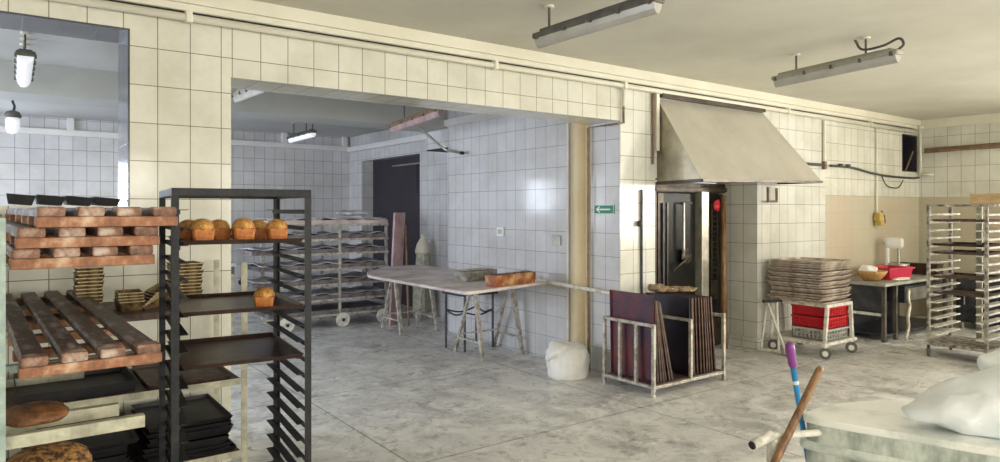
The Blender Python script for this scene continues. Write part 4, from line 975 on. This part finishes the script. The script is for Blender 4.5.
b = BM(); box(b, 0, .30, 0, .50, 0, .012); box(b, 0, .30, 0, .012, .012, .095); box(b, 0, .30, .488, .50, .012, .095); box(b, 0, .012, .012, .488, .012, .095); box(b, .288, .30, .012, .488, .012, .095)
obj('box_body', b, M['boxwood'], t, bevel=.002)
obj('edge_strip', box(BM(), -.006, 0, -.002, .502, .078, .098), M['boxwood'], t)

t = thing('dark_cabinet', 'low dark steel cabinet standing behind the pale tray rack', 'cabinet', (0, 0, 0))
obj('body', box(BM(), 9.50, 10.12, 1.9, 3.40, .08, .62), M['darkstuff'], t, bevel=.006)
obj('worktop', box(BM(), 9.47, 10.14, 1.88, 3.42, .6205, .65), M['steel'], t, bevel=.004)
for y in (1.93, 2.68): 
    d = obj('door', box(BM(), 9.482, 9.4995, y, y+.70, .12, .59), M['darkstuff'], t, bevel=.003)
    obj('handle', tube(BM(), [(9.472, y+.62, .30), (9.472, y+.62, .45)], .008, 8), M['steel'], d)
for x, y in ((9.53, 1.93), (10.06, 1.93), (9.53, 3.34), (10.06, 3.34)): obj('foot', tube(BM(), [(x, y, 0), (x, y, .08)], .02, 8), M['steel'], t)

# ------------------------------------------------------------------ tub with plastic bag (lower right)
FWD, RGT = V((.5944, .8042, 0)), V((.8042, -.5944, 0))
def cw(r, d, z=0): return RGT*r + FWD*d + V((0, 0, z))
out = [(1.62, 2.66), (1.42, 2.655), (1.25, 2.60), (1.145, 2.525), (1.105, 2.475), (1.125, 2.43), (1.22, 2.35), (1.38, 2.235), (1.55, 2.107), (1.78, 1.96), (2.05, 1.86), (2.30, 1.93), (2.44, 2.15), (2.38, 2.42), (2.15, 2.60), (1.88, 2.66)]
sm = arc([(r, d, 0) for r, d in out] + [(out[0][0], out[0][1], 0)], 4)[:-1]
C0 = V((1.77, 2.28, 0))
def ring_pts(s, z): return [cw(C0.x+(p.x-C0.x)*s, C0.y+(p.y-C0.y)*s, z) for p in sm]
def loft(levels, close=(True, True)):
    b = BM(); rs = [[b.verts.new(p) for p in ring_pts(s, z)] for s, z in levels]; n = len(sm)
    for a_, b_ in zip(rs, rs[1:]):
        for k in range(n): b.faces.new((a_[k], a_[(k+1)%n], b_[(k+1)%n], b_[k]))
    if close[0]: b.faces.new(rs[0][::-1])
    if close[1]: b.faces.new(rs[-1])
    return b
TZt = .70
t = thing('mixing_tub', 'big grey floury steel tub with flat lid in the lower right corner', 'tub', (0, 0, 0))
obj('tub_wall', loft([(.80, .12), (.93, .25), (.985, .45), (.985, .60), (.985, .692)], (True, False)), M['tub'], t, smooth=True)
obj('rim', loft([(.99, .682), (1.0, .686), (1.0, .702), (.985, .706), (.965, .702)], (True, False)), M['tubtop'], t)
obj('lid', loft([(.975, .696), (.985, .7065), (.955, .7075)]), M['tubtop'], t)
obj('ring_band', loft([(.985, .585), (1.015, .59), (1.02, .602), (1.015, .614), (.985, .619)], (False, False)), mat('dusty ring', (.42, .46, .42), (.78, .82, .76), 9, .5), t, smooth=True)
b = BM()
for a_ in (cw(1.45, 2.5), cw(1.55, 2.2), cw(2.1, 2.1), cw(2.0, 2.45)): tube(b, [(a_.x, a_.y, .0), (a_.x, a_.y, .16)], .04, 12)
obj('feet', b, M['palesteel'], t)
obj('bracket', bar(BM(), cw(.945, 2.35, .665), cw(.95, 2.36, .30), .04, .04), M['palesteel'], t, bevel=.012)
obj('push_handle', tube(BM(), [cw(.855, 2.30, .655), cw(.935, 2.34, .675)], .017, 14), M['palesteel'], t, smooth=True)
obj('handle_end', tube(BM(), [cw(.849, 2.297, .6535), cw(.8549, 2.2999, .655)], .0135, 14), M['black'], t)
obj('handle_arm', tube(BM(), [cw(.925, 2.335, .672), cw(1.14, 2.43, .655)], .012, 10), M['palesteel'], t)
b = BM(); tube(b, arc([cw(.86, 2.15, .52), cw(.91, 2.17, .575), cw(.96, 2.2, .585), cw(1.01, 2.21, .56), cw(1.04, 2.21, .46)]), .028, 10)
o = obj('hose', b, M['cable'], smooth=True); tag(o, 'dark hose at the bottom edge next to the tub handle', 'hose')
# sticks
b = BM(); P0, P1 = cw(1.306, 2.72, 0.01), cw(1.072, 2.522, .958)
dv = (P1-P0); tube(b, [P0, P0+dv*.90], .011, 10)
o = obj('broom_handle', b, M['blue'], smooth=True); tag(o, 'blue broom handle with purple grip leaning against the tub', 'broom')
obj('grip', tube(BM(), [P0+dv*.90, P0+dv*.91, P0+dv*.93, P0+dv*.965, P0+dv*.99, P1], [.012, .016, .015, .0175, .0165, .009], 12), M['purple'], o, smooth=True)
obj('sticker', tube(BM(), [P0+dv*.83, P0+dv*.845], .0117, 10), M['signwhite'], o)
P0, P1 = cw(.50, 2.05, 0.01), cw(1.141, 2.42, .890)
o = obj('wooden_stick', tube(BM(), [P0, P1-(P1-P0)*.01, P1], [.0135, .0135, .010], 12), M['broomwood'], smooth=True); tag(o, 'brown wooden stick crossing in front of the blue broom handle', 'stick')
# big plastic bag on the lid
b = BM(); bmesh.ops.create_icosphere(b, subdivisions=6, radius=1)
for v in b.verts:
    c = v.co.copy()
    ax = c.x; wid = (1 - .25*max(0, -ax))
    zz = c.z
    h = .080 + .050*max(0, min(1, (ax+.9)/.9))
    r_, d_ = 1.84 + ax*.46, 2.24 + c.y*.19*wid - .085*ax
    z = .707 + (h*(1+zz) if zz > -.75 else 0.0)*.93 if zz > -.75 else .707
    if zz <= -.2: z = .707 + max(0, (zz+.75))*h*1.0
    else: z = .707 + (.55 + (zz+.2)*1.15)*h
    p = cw(r_, d_, z)
    k = noise.noise_vector(p*4)*.014 + noise.noise_vector(p*12)*.005 + V((0, 0, 1))*(crease(p, 5)-.4)*.020 + FWD*(.4-crease(p, 6))*.016
    if z > .712: p = p + k
    p.z = max(p.z, .7085)
    v.co = p
bag = obj('plastic_bag', b, M['plasticbag'], smooth=True); tag(bag, 'large white plastic bag lying full on the tub lid', 'bag')
b = BM(); bmesh.ops.create_icosphere(b, subdivisions=4, radius=1)
for v in b.verts:
    p = cw(1.80+v.co.x*.10, 2.40+v.co.y*.08, .895+v.co.z*.055); v.co = p + noise.noise_vector(p*9)*.02 + V((0, 0, 1))*(crease(p, 12)-.4)*.02
obj('tied_end', b, M['plasticbag'], bag, smooth=True)

# ------------------------------------------------------------------ render look
S.view_settings.view_transform = 'Standard'; S.view_settings.look = 'None'; S.view_settings.gamma = 1; S.view_settings.use_curve_mapping = False
S.view_settings.exposure = 0.55
S.cycles.use_denoising = True
S.cycles.max_bounces = 10; S.cycles.diffuse_bounces = 6
